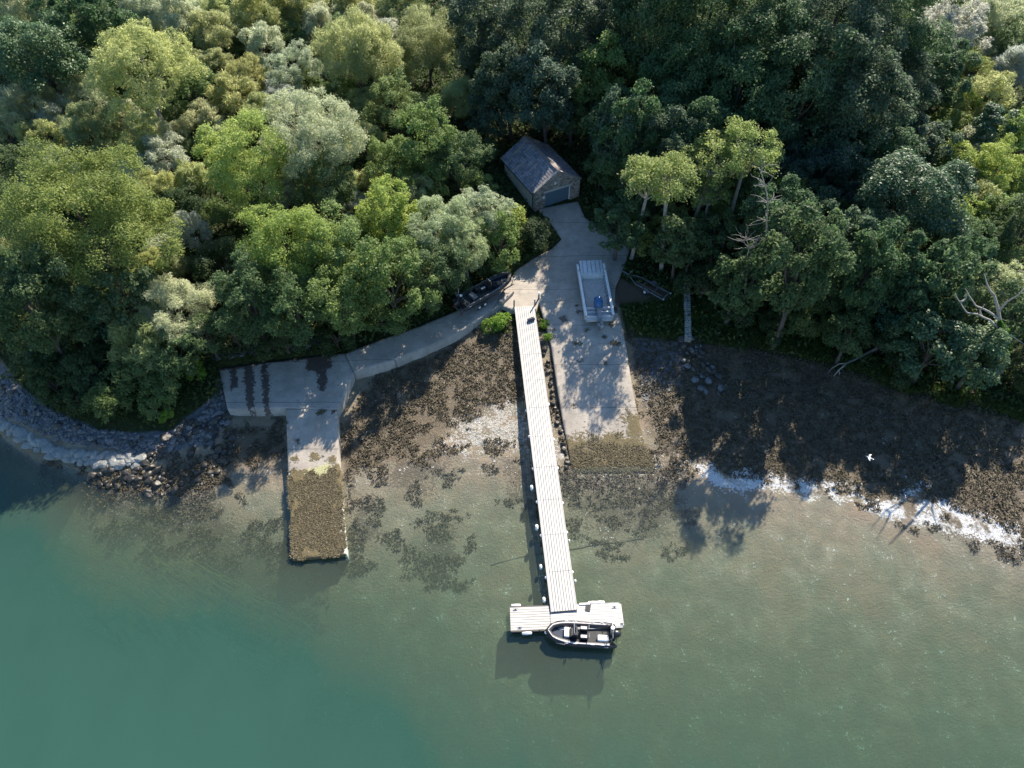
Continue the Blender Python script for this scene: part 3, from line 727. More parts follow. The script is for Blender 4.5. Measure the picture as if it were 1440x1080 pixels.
def make_trailer(root, L, Wd, wheels=2, reflectors=False, lamp='white'):
    m = MB()
    for s in (1, -1): m.tube([(-L / 2, s * Wd * .42, .5), (L * .12, s * Wd * .42, .5), (L * .38, 0.03 * s, .52), (L / 2, .03 * s, .52)], .055, 6)
    for x in (-L * .48, -L * .25, 0.0): m.bar((x, -Wd * .42, .5), (x, Wd * .42, .5), .09, .09)
    fr = m.build('frame', M['galv'], root)
    m = MB().box((L / 2 + .1, 0, .52), (.25, .1, .1)).lathe([(.05, .0), (.06, .3)], (L / 2 - .25, 0, .1), 8); m.build('hitch', M['galv'], fr)
    for s in (1, -1):
        m = MB().bar((-L * .45, s * Wd * .25, .62), (L * .15, s * Wd * .25, .62), .1, .08); m.build('bunk', M['timber'], root)
        for i in range(wheels):
            x = -L * .12 - i * .78
            R90 = Matrix.Rotation(R_(90), 3, 'X')
            wh = MB().lathe([(.18, -.1), (.3, -.1), (.33, -.05), (.33, .05), (.3, .1), (.18, .1)], (x, s * Wd * .5, .33), 16, R90).build('wheel', M['black_rub'], root)
            MB().lathe([(.02, -.105), (.17, -.105), (.19, .0), (.17, .105), (.02, .105)], (x, s * Wd * .5, .33), 12, R90).build('rim', M['white'], wh)
        xm = -L * .12 - (wheels - 1) * .39
        arc = [(xm + (.42 + (wheels - 1) * .39) * math.cos(a), .42 * math.sin(a) + .3) for a in [math.pi * i / 8 for i in range(9)]]
        rings = [[(x, s * Wd * .5 - .14, z), (x, s * Wd * .5 + .14, z), (x, s * Wd * .5 + .14, z + .03), (x, s * Wd * .5 - .14, z + .03)] for x, z in arc]
        MB().loft(rings).build('mudguard', M['galv'], root)
        MB().box((-L / 2 - .05, s * Wd * .4, .55), (.06, .22, .12)).build('tail_lamp', M['white'] if reflectors else plain('red_lamp', (.25, .02, .02), .4), root)
    MB().tube([(L * .36, 0, .5), (L * .33, 0, 1.15)], .05, 6).box((L * .33, 0, 1.15), (.25, .12, .1)).build('winch_post', M['galv'], root)

S_, B_ = at(647, 431, 3.6), at(719, 390, 3.7)
L_ = (B_ - S_).length; cx, cy = (S_.x + B_.x) / 2, (S_.y + B_.y) / 2
zg = float(SLABS['path'][1](cx, cy))
tr_ = thing('boat_trailer', 'galvanised road trailer carrying the dark inflatable boat beside the bushes', 'trailer', (cx, cy, zg), (0, 0, orient(S_, B_)))
make_trailer(tr_, L_ + .8, 1.9, 2)
rb2 = thing('rigid_inflatable_boat', 'dark inflatable boat parked on a road trailer under the bushes by the path', 'boat', (cx, cy, zg + .72), (0, 0, orient(S_, B_)))
make_rib(rb2, L_, 2.45, 'black_rub', 'trailer')

S_, B_ = at(937, 419, 3.2), at(876, 384, 3.2); cx, cy = (S_.x + B_.x) / 2, (S_.y + B_.y) / 2
tr2 = thing('boat_trailer', 'empty galvanised boat trailer standing on bare earth below the trees', 'trailer', (cx, cy, gz(cx, cy)), (0, 0, orient(S_, B_)))
make_trailer(tr2, (B_ - S_).length, 1.7, 1, True)

def build_landing_craft():
    B_, S_ = at(829.5, 371, 3.9), at(843, 443, 3.5)
    L = (B_ - S_).length; Wd = 3.25; cx, cy = (S_.x + B_.x) / 2, (S_.y + B_.y) / 2
    z0 = float(SLABS['ramp'][1](at(842, 440, 2.6).x, at(842, 440, 2.6).y)); z1 = float(SLABS['road'][1](at(830, 375, 3).x, at(830, 375, 3).y))
    root = thing('landing_craft', 'aluminium landing craft with open deck and blue outboard parked at the ramp head', 'boat', (cx, cy, (z0 + z1) / 2 + .1), (0, -math.atan2(z1 - z0, L), orient(S_, B_)))
    b = Wd / 2; h = 1.05
    m = MB()                                            # hull bottom: a shallow punt with a raked bow
    m.hexa([(-L / 2, -b + .2, .1), (L / 2 - 1.5, -b + .2, .1), (L / 2 - 1.5, b - .2, .1), (-L / 2, b - .2, .1)], [(-L / 2, -b + .06, .38), (L / 2 - .5, -b + .06, .38), (L / 2 - .5, b - .06, .38), (-L / 2, b - .06, .38)])
    m.build('hull', M['alu'], root)
    m = MB().box((-.5, 0, .44), (L - 2.3, Wd - .5, .04)); m.build('deck', M['alu_deck'], root)
    for s in (1, -1):
        m = MB().hexa([(-L / 2, s * (b - .08), .3), (L / 2 - .8, s * (b - .08), .3), (L / 2 - .8, s * (b - .03), .3), (-L / 2, s * (b - .03), .3)], [(-L / 2, s * (b - .05), h), (L / 2 - .35, s * (b - .05), h + .12), (L / 2 - .35, s * b, h + .12), (-L / 2, s * b, h)])
        m.build('side_plate', M['alu'], root)
        m = MB().hexa([(-L / 2 - .05, s * (b - .3), h - .1), (L / 2 - .4, s * (b - .26), h), (L / 2 - .4, s * (b + .03), h), (-L / 2 - .05, s * (b + .03), h - .1)], [(-L / 2 - .05, s * (b - .28), h), (L / 2 - .4, s * (b - .24), h + .14), (L / 2 - .4, s * (b + .01), h + .14), (-L / 2 - .05, s * (b + .01), h)])
        m.build('gunwale', M['pale_alu'], root, bevel=.03)
        m = MB()
        for k in range(11):
            x = -L / 2 + 1.2 + k * (L - 3.1) / 10; m.hexa([(x - .05, s * (b - .5), .46), (x + .05, s * (b - .5), .46), (x + .05, s * (b - .09), .46), (x - .05, s * (b - .09), .46)], [(x - .05, s * (b - .3), h - .1), (x + .05, s * (b - .3), h - .1), (x + .05, s * (b - .09), h - .1), (x - .05, s * (b - .09), h - .1)])
        m.build('side_frame', M['alu'], root)
        m = MB()
        for x in (L / 2 - .5, L / 2 - 1.5): m.tube([(x, s * (b - .12), h), (x, s * (b - .12), h + .38)], .05, 6)
        m.build('mooring_post', M['galv'], root)
    xr = L / 2                                          # bow ramp, raised and sloping forward, its ribbed face up
    m = MB().hexa([(xr - 1.75, -b + .32, .92), (xr - .0, -b + .36, 1.22), (xr - .0, b - .36, 1.22), (xr - 1.75, b - .32, .92)], [(xr - 1.75, -b + .32, .98), (xr, -b + .36, 1.28), (xr, b - .36, 1.28), (xr - 1.75, b - .32, .98)])
    m.build('bow_ramp', M['alu'], root)
    m = MB()
    for k in range(5):
        y = -b + .65 + k * (Wd - 1.3) / 4; m.bar((xr - 1.7, y, 1.0), (xr - .05, y, 1.29), .06, .03)
    rp = m.build('ramp_rib', M['galv'], root)
    m = MB().hexa([(xr - 1.0, -b + .3, .35), (xr - .95, -b + .3, .35), (xr - .95, b - .3, .35), (xr - 1.0, b - .3, .35)], [(xr - .06, -b + .33, 1.2), (xr, -b + .33, 1.2), (xr, b - .33, 1.2), (xr - .06, b - .33, 1.2)]); m.build('bow_plate', M['alu'], root)
    m = MB().hexa([(xr - 2.15, -b + .32, .46), (xr - 1.75, -b + .32, .46), (xr - 1.75, b - .32, .46), (xr - 2.15, b - .32, .46)], [(xr - 1.95, -b + .32, .93), (xr - 1.75, -b + .32, .96), (xr - 1.75, b - .32, .96), (xr - 1.95, b - .32, .93)]); m.build('bow_step', M['alu'], root)
    m = MB().box((-L / 2 + 1.02, 0, .74), (.1, Wd - .5, .62)); m.build('inner_transom', M['alu'], root)
    m = MB().box((-L / 2 + .52, 0, .52), (.9, Wd - .5, .08)).box((-L / 2 + .02, 0, .5), (.1, Wd - .12, .5)); m.build('motor_well', M['alu'], root)
    m = MB().box((-L / 2 + .6, 0, .8), (.12, Wd - .55, .08)); m.build('well_rail', M['alu'], root)
    m = MB().box((-L / 2 - .14, 0, .34), (.3, Wd - .4, .3)); m.build('stern_step', M['alu'], root)
    make_outboard(root, -L / 2 + .9, 1.0, R_(60), 2.0, 'cowl')
    m = MB()
    for x in (-L * .3, L * .22): m.box((x, 0, .0), (.25, Wd * .75, .22))
    m.build('chock', M['timber'], root)
build_landing_craft()

# ------------------------------------------------------------------ small things
p = at(747, 450, 2.75)
bag = thing('holdall', 'small dark bag lying near the landward end of the pier', 'bag', (p.x, p.y, 2.63), (0, 0, .4))
MB().loft([[(x, .22 * k * math.cos(a), .2 + .2 * k * math.sin(a)) for a in [2 * math.pi * i / 10 for i in range(10)]] for x, k in ((-.4, .6), (-.35, 1), (.35, 1), (.4, .6))]).build('bag_body', M['navy'], bag)
MB().tube([(-.2, 0, .38), (-.1, 0, .52), (.1, 0, .52), (.2, 0, .38)], .025, 5).build('handle', M['black'], bag)
p = at(756, 420, 2.74)
po = thing('mooring_post', 'short white post at the corner of the drive beside the pier end', 'post', (p.x + .12, p.y, 2.7))
MB().lathe([(.1, 0), (.1, .75), (.07, .9)], (0, 0, 0), 8).build('post_shaft', M['galv'], po); MB().lathe([(.13, .72), (.15, .95), (.04, 1.02)], (0, 0, 0), 8).build('post_cap', M['white'], po)
a_, b_ = at(704, 428, 2.72), at(721, 411, 2.76)
wg = thing('kerb_wall', 'low pale concrete kerb block between the path and the pier end', 'kerb', (a_.x, a_.y, 2.68), (0, 0, orient(a_, b_)))
MB().box(((b_ - a_).length / 2, 0, .2), ((b_ - a_).length, .45, .5)).build('kerb_stone', M['concrete'], wg, bevel=.04)
# stone wall running down to the shore right of the ramp
a_, b_ = at(964.5, 402, 3.3), at(966, 482, 1.9)
dw = thing('stone_wall', 'narrow pale lichened stone wall running down the grass bank to the shore', 'wall', (a_.x, a_.y, 0), (0, 0, orient(a_, b_)))
Lw = (b_ - a_).length; m = MB(); rr = random.Random(5)
for i in range(26):
    x = Lw * (i + .5) / 26; wpt = a_.lerp(b_, (i + .5) / 26); g = gz(wpt.x, wpt.y)
    for sd in (-.17, .17):
        m.box((x + rr.uniform(-.04, .04), sd, g + .2 + rr.uniform(0, .02)), (Lw / 26 * rr.uniform(.97, 1.08), .36, .95), Matrix.Rotation(rr.uniform(-.06, .06), 3, 'Z'))
m.build('coping_course', M['pale_stone'], dw, bevel=.05)
# mooring line lying on the seabed
pts = [at(a, b, -.6) for a, b in ((690, 792), (740, 780), (800, 772), (850, 764), (905, 757))]
pts = [(q.x, q.y, gz(q.x, q.y) + .06) for q in pts]
tag(MB().tube(pts, .028, 5).build('mooring_chain', M['rope'], None), 'dark mooring chain lying on the seabed and passing under the pier', 'chain')
pts = [at(763, 884, .8), at(745, 892, .1), at(728, 884, .2)]
q0 = at(763, 885, .75); q2 = at(733, 880, .6)
tag(MB().tube([tuple(q0), ((q0.x + q2.x) / 2, (q0.y + q2.y) / 2 - .25, .35), tuple(q2)], .025, 5).build('bow_rope', M['rope']), 'slack dark rope from the moored boat to the pontoon', 'rope')
# gull
g0 = at(1223, 644, 2.2)
gl = thing('gull', 'white gull gliding low over the shaded weedy shore', 'bird', g0, (R_(12), 0, R_(150)))
gl.scale = (.8, .8, .8)
rings = []
for x, r, z in ((-.32, .02, .02), (-.26, .05, .02), (-.1, .085, 0), (.08, .09, 0), (.2, .06, .02), (.25, .05, .04), (.31, .045, .05), (.36, .02, .04), (.42, .006, .03)):
    rings.append([(x, r * math.cos(a), z + r * math.sin(a)) for a in [2 * math.pi * i / 10 for i in range(10)]])
m = MB().loft(rings)
for s in (1, -1):
    sec = []
    for y, xf, xb, z, t in ((.05, .14, -.1, .02, .03), (.3, .2, -.06, .1, .02), (.48, .12, -.1, .12, .015), (.68, -.06, -.14, .08, .006)):
        sec.append([(xf, s * y, z), ((xf + xb) / 2, s * y, z + t), (xb, s * y, z), ((xf + xb) / 2, s * y, z - t)])
    m.loft(sec)
m.add([(-.28, -.03, .02), (-.28, .03, .02), (-.46, .1, .02), (-.46, -.1, .02), (-.28, 0, .035), (-.46, 0, .03)], [(0, 1, 2, 3), (0, 4, 1), (4, 2, 1), (4, 5, 2), (4, 3, 5), (0, 3, 4)])
m.build('plumage', M['white'], gl, True)

# ------------------------------------------------------------------ trees
def unit(a): return a / (np.linalg.norm(a, axis=1, keepdims=True) + 1e-9)
#        cz: half height / R, stem: clear stem / R, n lobes, lobe r, clusters per lobe, cluster r, leaf L, W, density, up bias, slim (leaves follow the twig)
KIND = dict(
 willow=dict(cz=.92, stem=.25, n=20, lr=.36, k=12, cr=.13, L=.62, W=.085, dens=820, up=.45, slim=1, mat='matt_leaf', lo=-.25),
 bush=dict(cz=.75, stem=.0, n=11, lr=.42, k=8, cr=.17, L=.34, W=.15, dens=560, up=.5, slim=.6, mat='leaf', lo=-.2),
 alder=dict(cz=1.15, stem=.35, n=26, lr=.30, k=11, cr=.11, L=.29, W=.18, dens=620, up=.55, slim=0, mat='leaf', lo=-.5),
 sycamore=dict(cz=1.05, stem=.5, n=24, lr=.30, k=10, cr=.13, L=.34, W=.24, dens=560, up=.75, slim=0, mat='gloss_leaf', lo=-.55),
 ash=dict(cz=.95, stem=.5, n=24, lr=.32, k=10, cr=.10, L=.42, W=.10, dens=640, up=.55, slim=.3, mat='matt_leaf', lo=-.35),
 oak=dict(cz=.82, stem=.35, n=30, lr=.27, k=10, cr=.095, L=.25, W=.14, dens=860, up=.8, slim=0, mat='leaf', lo=-.3),
 birch=dict(cz=.8, stem=2.4, n=20, lr=.30, k=9, cr=.15, L=.30, W=.19, dens=330, up=.7, slim=0, mat='leaf', lo=-.1),
 yew=dict(cz=1.15, stem=.1, n=22, lr=.33, k=10, cr=.12, L=.42, W=.14, dens=600, up=.5, slim=.5, mat='matt_leaf', lo=-.6),
 tall=dict(cz=1.35, stem=.55, n=36, lr=.26, k=10, cr=.12, L=.37, W=.24, dens=640, up=.7, slim=0, mat='leaf', lo=-.8),
 conifer=dict(cz=1.5, stem=.15, n=0, lr=.3, k=0, cr=.12, L=.40, W=.12, dens=520, up=.3, slim=.8, mat='matt_leaf', lo=-.8),
)
def branch_tube(V, Fs, pts, rs, n=6):
    m = MB().tube(pts, rs, n); b = len(V); V += m.v; Fs += [[i + b for i in f] for f in m.f]
PROTO = {}
def proto(kind, R, var):
    key = (kind, R, var)
    if key in PROTO: return PROTO[key]
    p = KIND[kind]; seed = sum(map(ord, kind)) * 131 + int(R * 10) * 7 + var; rg = np.random.default_rng(seed); rr = random.Random(seed)
    H = p['cz'] * R; zc = R * p['stem'] + H
    if kind == 'conifer':
        cl, cr, lob = [], [], []
        for i in range(46):
            t = (i + .5) / 46; z = zc - H + 2 * H * t; rad = R * .85 * (1 - t) ** .8 + .15
            for a in rg.uniform(0, 6.28, 1 + int(5 * (1 - t))):
                for q in (.45, .75, 1.0):
                    cl.append((rad * q * math.cos(a), rad * q * math.sin(a), z - .18 * rad * q)); cr.append(R * .12 * (1.2 - .5 * q))
            lob.append((0, 0, z))
        cl, cr = np.array(cl), np.array(cr); lob = np.array(lob[::6])
    else:
        nl = int(p['n'] * max(.75, min(1.5, R / 4.5))); i = np.arange(nl) + .5
        zz = p['lo'] + (1 - p['lo']) * (i / nl); ph = i * 2.399963 + rg.uniform(0, 6)
        dirs = np.c_[np.cos(ph) * np.sqrt(np.maximum(0, 1 - zz ** 2)), np.sin(ph) * np.sqrt(np.maximum(0, 1 - zz ** 2)), zz] + rg.normal(0, .16, (nl, 3))
        dirs = unit(dirs); lr = R * p['lr'] * rg.uniform(.65, 1.25, nl)
        rad = (1 - p['lr'] * .8) * rg.uniform(.55, 1.15, nl)
        lob = dirs * rad[:, None] * np.array([R, R, H]) + np.array([0, 0, zc])
        k = p['k']; cd = unit(rg.normal(0, 1, (nl, k, 3)).reshape(-1, 3) + np.repeat(dirs, k, 0) * .75 + np.array([0, 0, .25]))
        cl = np.repeat(lob, k, 0) + cd * np.repeat(lr, k)[:, None] * rg.uniform(.55, 1.0, (nl * k, 1)); cr = np.maximum(.3, R * p['cr'] * rg.uniform(.6, 1.35, nl * k))
    n = int(p['dens'] * 1.45 * R * R); w_ = cr ** 2; ci = rg.choice(len(cl), n, p=w_ / w_.sum())
    out = unit(cl[ci] - np.array([0, 0, zc - H * .4]))
    d = unit(rg.normal(0, 1, (n, 3)) + out * .6 + np.array([0, 0, .3]))
    pos = cl[ci] + d * (cr[ci] * (1 + .3 * np.abs(rg.normal(0, 1, n)) - .6 * rg.random(n) ** 2))[:, None] * np.array([1, 1, .8])
    nn = unit(d * .7 + np.array([0, 0, p['up']]) + rg.normal(0, .55, (n, 3)))
    tdir = rg.normal(0, 1, (n, 3))
    if p['slim']: tdir = tdir * (1 - .62 * p['slim']) + (out * .9 + np.array([0, 0, .45])) * p['slim']
    tdir = unit(tdir - nn * (tdir * nn).sum(1, keepdims=True)); bdir = np.cross(nn, tdir)
    s = rg.uniform(.6, 1.25, n)[:, None]; L, W = p['L'] * s * .82, p['W'] * s * .82
    dr = np.array([0, 0, -.12]) * L
    V = np.stack([pos - tdir * L / 2 + dr * .3, pos + bdir * W / 2, pos + tdir * L / 2 + dr, pos - bdir * W / 2], 1).reshape(-1, 3)
    cvar = rg.random(len(cl))
    var_ = np.clip(.55 * rg.random(n) + .45 * cvar[ci], 0, 1)
    crown = np_mesh(kind + '_crown', V, np.arange(4 * n).reshape(n, 4), None, dict(var=var_)); crown.materials.append(M[p['mat']])
    # trunk and limbs
    V, Fs = [], []; r0 = .055 * R + .06; lean = Vector((rr.uniform(-.1, .1) * R, rr.uniform(-.1, .1) * R, 0))
    top = Vector((0, 0, zc + (.3 * H if kind != 'conifer' else .9 * H))) + lean; z1 = max(.3, R * p['stem'])
    tp = [Vector((0, 0, -.6)), Vector((0, 0, .1)) , Vector((rr.uniform(-.05, .05) * R, rr.uniform(-.05, .05) * R, z1)), Vector((rr.uniform(-.08, .08) * R, rr.uniform(-.08, .08) * R, (z1 + top.z) / 2)) + lean * .5, top]
    branch_tube(V, Fs, tp, [r0 * 1.5, r0 * 1.1, r0 * .8, r0 * .5, r0 * .12], 7)
    if kind == 'birch': pick = list(range(len(lob)))
    else: pick = rr.sample(range(len(lob)), min(len(lob), 9))
    for j in pick:
        e = Vector(lob[j]); t = rr.uniform(.15, .8); a = tp[2].lerp(tp[3], t); mid = a.lerp(e, .5) + Vector((rr.uniform(-.1, .1), rr.uniform(-.1, .1), rr.uniform(-.02, .1))) * R
        branch_tube(V, Fs, [a, mid, e], [r0 * .42, r0 * .26, r0 * .07], 5)
        for q in range(2 if kind == 'birch' else 0):
            e2 = e + Vector((rr.uniform(-1, 1), rr.uniform(-1, 1), rr.uniform(-.2, .8))) * R * .3; branch_tube(V, Fs, [mid, mid.lerp(e2, .5), e2], [r0 * .2, r0 * .12, r0 * .04], 4)
    tm = bpy.data.meshes.new(kind + '_trunk'); tm.from_pydata(V, [], Fs); tm.update(); tm.materials.append(M['pale_bark' if kind in ('birch', 'ash') else 'bark'])
    PROTO[key] = (crown, tm, zc, H); return PROTO[key]
SIZES = (1.6, 2.6, 4.0, 5.6, 7.4)
COL = dict(willow=(.135, .15, .065), palewillow=(.18, .19, .115), goldwillow=(.145, .155, .065), greywillow=(.17, .18, .145), bush=(.06, .085, .028), darkbush=(.035, .055, .022), alder=(.08, .11, .036), brightalder=(.125, .155, .04), darkalder=(.045, .068, .028),
 sycamore=(.042, .075, .032), ash=(.15, .17, .10), paleash=(.16, .18, .112), oak=(.105, .125, .035), birch=(.125, .15, .05), yew=(.028, .05, .032), tall=(.045, .078, .034), tall2=(.05, .075, .045), conifer=(.055, .105, .065), grass=(.08, .13, .02))
COL = {k: tuple(min(1, c * (1.55 if k in ('tall', 'tall2', 'yew', 'darkbush', 'sycamore') else 1.95)) for c in v) for k, v in COL.items()}
TREES = []
trr = random.Random(11)
def tree(cx, cy, rpx, kind, col=None, label=None, name=None, squash=1.0, group=None, desc=None):
    z = 6.0
    p = KIND[kind]
    for _ in range(6):
        t = depth_t(cx, cy, z); Rm = rpx * t / F
        q = at(cx, cy, z); g = gz(q.x, q.y); z = g + Rm * (p['stem'] + p['cz'] * squash)
    R = min(SIZES, key=lambda s: abs(math.log(s / Rm))); var = trr.randrange(3)
    cm, tm, zc, H = proto(kind, R, var); s = Rm / R
    nm = name or {'bush': 'shrub', 'tall': 'broadleaf_tree'}.get(kind, kind + '_tree')
    root = bpy.data.objects.new(nm, None); C.objects.link(root)
    root.location = (q.x, q.y, g - .1); root.rotation_euler = (trr.uniform(-.09, .09), trr.uniform(-.09, .09), trr.uniform(0, 6.28)); e_ = trr.uniform(.86, 1.14); root.scale = (s * e_, s / e_, s * squash * trr.uniform(.92, 1.1))
    c = COL[col or kind]; v = trr.uniform(.88, 1.12)
    for nme, me in (('trunk', tm), ('crown', cm)):
        o = bpy.data.objects.new(nme, me); C.objects.link(o); o.parent = root
        o.color = (c[0] * v * trr.uniform(.95, 1.05), c[1] * v, c[2] * v * trr.uniform(.9, 1.1), 1)
    TREES.append(dict(o=root, x=cx, y=cy, kind=kind, col=col or kind, label=label, group=group, desc=desc, r=rpx))
    return root
T = tree
# --- sunlit thicket left of the boathouse
T(45,5,45,'willow','palewillow'); T(57,78,64,'sycamore','sycamore','glossy dark sycamore with silvery leaf tops near the upper left corner'); T(128,18,48,'tall','tall','dark shaded broadleaf tree directly behind the glossy sycamore at upper left')
T(203,112,70,'ash','goldwillow','big airy olive tree whose many thin stems show below its crown','willow_tree'); T(190,15,42,'ash','paleash'); T(250,30,42,'willow','palewillow'); T(300,50,38,'willow','willow'); T(365,5,42,'willow','goldwillow'); T(425,2,36,'willow','willow')
T(455,32,34,'willow','palewillow'); T(492,12,34,'willow','goldwillow'); T(515,36,26,'willow','palewillow'); T(370,66,32,'willow','palewillow'); T(412,92,38,'ash','paleash','silvery white feathery tree between round olive willows'); T(345,110,38,'willow','goldwillow'); T(298,88,30,'willow','willow')
T(508,95,58,'willow','willow','large dense round willow beside the taller dark-bellied willow behind the bright alders'); T(603,62,52,'willow','goldwillow','tallest round willow standing at the edge of the dark wood'); T(565,8,34,'willow','willow')
T(38,155,44,'willow','palewillow'); T(0,175,36,'willow','palewillow'); T(116,138,34,'willow','palewillow','pale upright willow below the glossy dark sycamore'); T(60,200,30,'willow','willow'); T(132,185,40,'willow','willow'); T(88,226,25,'willow','greywillow'); T(18,232,42,'alder','darkalder'); T(160,215,30,'bush','bush')
T(60,256,30,'willow','greywillow'); T(108,258,28,'willow','palewillow'); T(285,172,30,'willow','palewillow'); T(330,150,34,'willow','goldwillow'); T(370,168,36,'willow','willow'); T(236,225,36,'willow','greywillow','whitish grey willow bush in the hollow between two big alders and the oak'); T(228,266,30,'willow','goldwillow'); T(262,205,26,'bush','bush'); T(172,250,26,'willow','greywillow')
T(338,240,64,'alder','brightalder','broad bright green alder in the middle of the sunlit thicket'); T(440,190,74,'ash','paleash','large pale feathery ash rising above the middle of the thicket'); T(552,150,42,'alder','alder'); T(650,138,36,'willow','willow','round willow standing by itself against the shade above the boathouse'); T(606,150,18,'willow','goldwillow')
T(600,212,48,'alder','alder'); T(645,220,42,'alder','darkalder','dark-stemmed alder nearest to the boathouse roof'); T(548,240,42,'alder','alder'); T(462,272,44,'alder','darkalder'); T(122,330,112,'oak','oak','huge spreading olive green oak filling the left edge above the rocky headland'); T(28,300,42,'alder','darkalder'); T(250,300,40,'bush','darkbush')
T(398,345,68,'alder','brightalder','alder with bright lobed yellow-green crown above the concrete quay'); T(478,355,54,'alder','alder'); T(552,310,48,'alder','brightalder'); T(618,325,50,'ash','paleash'); T(676,302,44,'ash','paleash','pale feathery ash next to the blue-doored boathouse'); T(722,306,20,'alder','brightalder','small yellow-green tree touching the side wall of the boathouse')
T(350,420,58,'alder','darkalder'); T(415,425,56,'alder','darkalder'); T(480,420,58,'alder','alder'); T(548,395,60,'alder','alder'); T(608,385,46,'alder','darkalder'); T(655,350,42,'ash','ash'); T(700,335,36,'alder','alder'); T(320,380,50,'bush','darkbush')
T(245,440,52,'willow','palewillow','pale bushy willow overhanging the rocks beside the quay'); T(205,480,44,'willow','willow'); T(148,440,38,'conifer','conifer','lone teal conifer on the headland between the oak and the pale willow'); T(100,470,46,'bush','darkbush'); T(45,440,56,'tall','darkalder',squash=1.25); T(15,395,55,'oak','darkalder'); T(100,405,50,'tall','darkalder',squash=1.2); T(185,430,40,'tall','darkalder',squash=1.15); T(70,535,34,'bush','darkbush'); T(150,565,32,'bush','bush'); T(215,568,24,'bush','bush'); T(105,560,26,'bush','darkbush'); T(235,582,12,'bush','grass','sunlit grassy tuft on the rocks at the tip of the headland'); T(190,525,40,'bush','bush'); T(120,525,38,'bush','darkbush'); T(235,530,34,'bush','bush'); T(60,505,40,'bush','darkbush'); T(275,520,16,'bush','grass','tiny bright yellow-green shrub on the rocks by the quay')
T(330,470,34,'bush','darkbush'); T(400,478,34,'bush','darkbush'); T(470,470,34,'bush','darkbush'); T(540,450,32,'bush','bush'); T(600,425,26,'bush','bush'); T(645,400,22,'bush','darkbush'); T(755,330,28,'bush','darkbush'); T(690,370,24,'bush','darkbush'); T(290,470,34,'alder','darkalder')
# --- tall dark wood behind and right of the boathouse
for a in ((690,20,62),(775,40,66),(720,120,46),(770,130,52),(686,158,30),(960,130,62),(1035,130,70),(1115,125,74),(1195,125,74),(1262,130,56),(880,170,50),(935,190,48),(1290,200,34),(1240,200,44),(1000,190,46),(1075,185,44)):
    T(*a, 'tall', 'tall' if (a[0] // 7) % 2 else 'tall2')
for a in ((868,-25,62),(935,10,72),(1005,0,80),(1085,10,84),(1165,0,84),(1240,15,76)):
    T(*a, 'tall', 'tall' if (a[0] // 7) % 2 else 'tall2', squash=1.05)
T(838,100,48,'tall','alder','tall broadleaf tree with sunlit yellow top behind the boathouse'); T(805,165,32,'alder','darkalder'); T(752,172,26,'bush','darkbush'); T(688,215,20,'bush','darkbush'); T(858,285,26,'bush','darkbush'); T(845,235,24,'alder','darkalder')
# --- right edge, sunlit
T(1342,38,48,'ash','greywillow'); T(1402,30,46,'willow','palewillow'); T(1352,108,36,'oak','oak'); T(1385,135,42,'yew','goldwillow','narrow ivy-clad column of a tree near the right edge'); T(1432,98,40,'willow','greywillow'); T(1335,178,32,'oak','oak'); T(1400,185,36,'sycamore','sycamore'); T(1440,190,40,'alder','brightalder'); T(1345,228,34,'alder','brightalder'); T(1395,235,40,'alder','brightalder'); T(1436,255,40,'oak','brightalder')
T(1285,285,70,'sycamore','sycamore','large glossy dark sycamore with silvery leaf tops right of the shaded yew'); T(1365,285,38,'willow','willow','olive willow immediately behind the glossy sycamore on the right bank'); T(1405,300,36,'alder','alder'); T(1440,325,44,'alder','darkalder'); T(1350,350,44,'alder','darkalder')
# --- trees between the ramp and the wood
T(905,262,40,'birch','birch','slender pale-stemmed birch nearest to the landing craft'); T(955,262,48,'birch','birch','yellow-topped birch between the slender birch and the dead branches'); T(992,228,40,'birch','birch'); T(1048,232,44,'birch','birch','sparse birch whose crown stands behind tangled dead branches'); T(975,345,26,'alder','darkalder','tall narrow dark alder above the lichened stone wall',squash=1.5); T(880,300,18,'alder','alder'); T(935,312,26,'alder','alder'); T(1003,272,30,'birch','alder'); T(1022,292,26,'alder','alder'); T(1130,335,42,'tall','tall2',squash=1.35); T(1290,415,40,'tall','tall',squash=1.3);  T(1130,258,58,'yew','yew','broad blue-green yew behind the sparse birches'); T(1108,250,28,'birch','birch'); T(1185,300,40,'yew','yew')
T(873,196,36,'tall','tall2',squash=1.75); T(893,208,44,'tall','tall',squash=1.35); T(935,218,44,'tall','tall2',squash=1.35); T(985,205,44,'tall','tall',squash=1.35); T(900,335,22,'alder','alder'); T(958,338,34,'tall','darkalder',squash=1.15); T(1012,330,34,'tall','darkalder',squash=.95); T(1080,335,44,'tall','tall',squash=1.3); T(1185,345,44,'tall','tall2',squash=1.35); T(1255,365,44,'tall','tall',squash=1.3); T(1335,395,44,'tall','tall',squash=1.35); T(1125,395,62,'tall','darkalder','dense dark broadleaf tree on the bank with a yellow sprig at its top',squash=1.2); T(1148,340,24,'birch','brightalder','little yellow-topped sapling showing above the dense dark bank tree'); T(1040,395,40,'tall','darkalder',squash=1.2); T(990,400,34,'bush','darkbush'); T(1215,390,48,'tall','tall',squash=1.2); T(1272,425,42,'alder','conifer','loose grey-green tree leaning over the bank behind the fallen branch'); T(1315,490,46,'sycamore','sycamore','low glossy tree overhanging the shore right of the fallen branch')
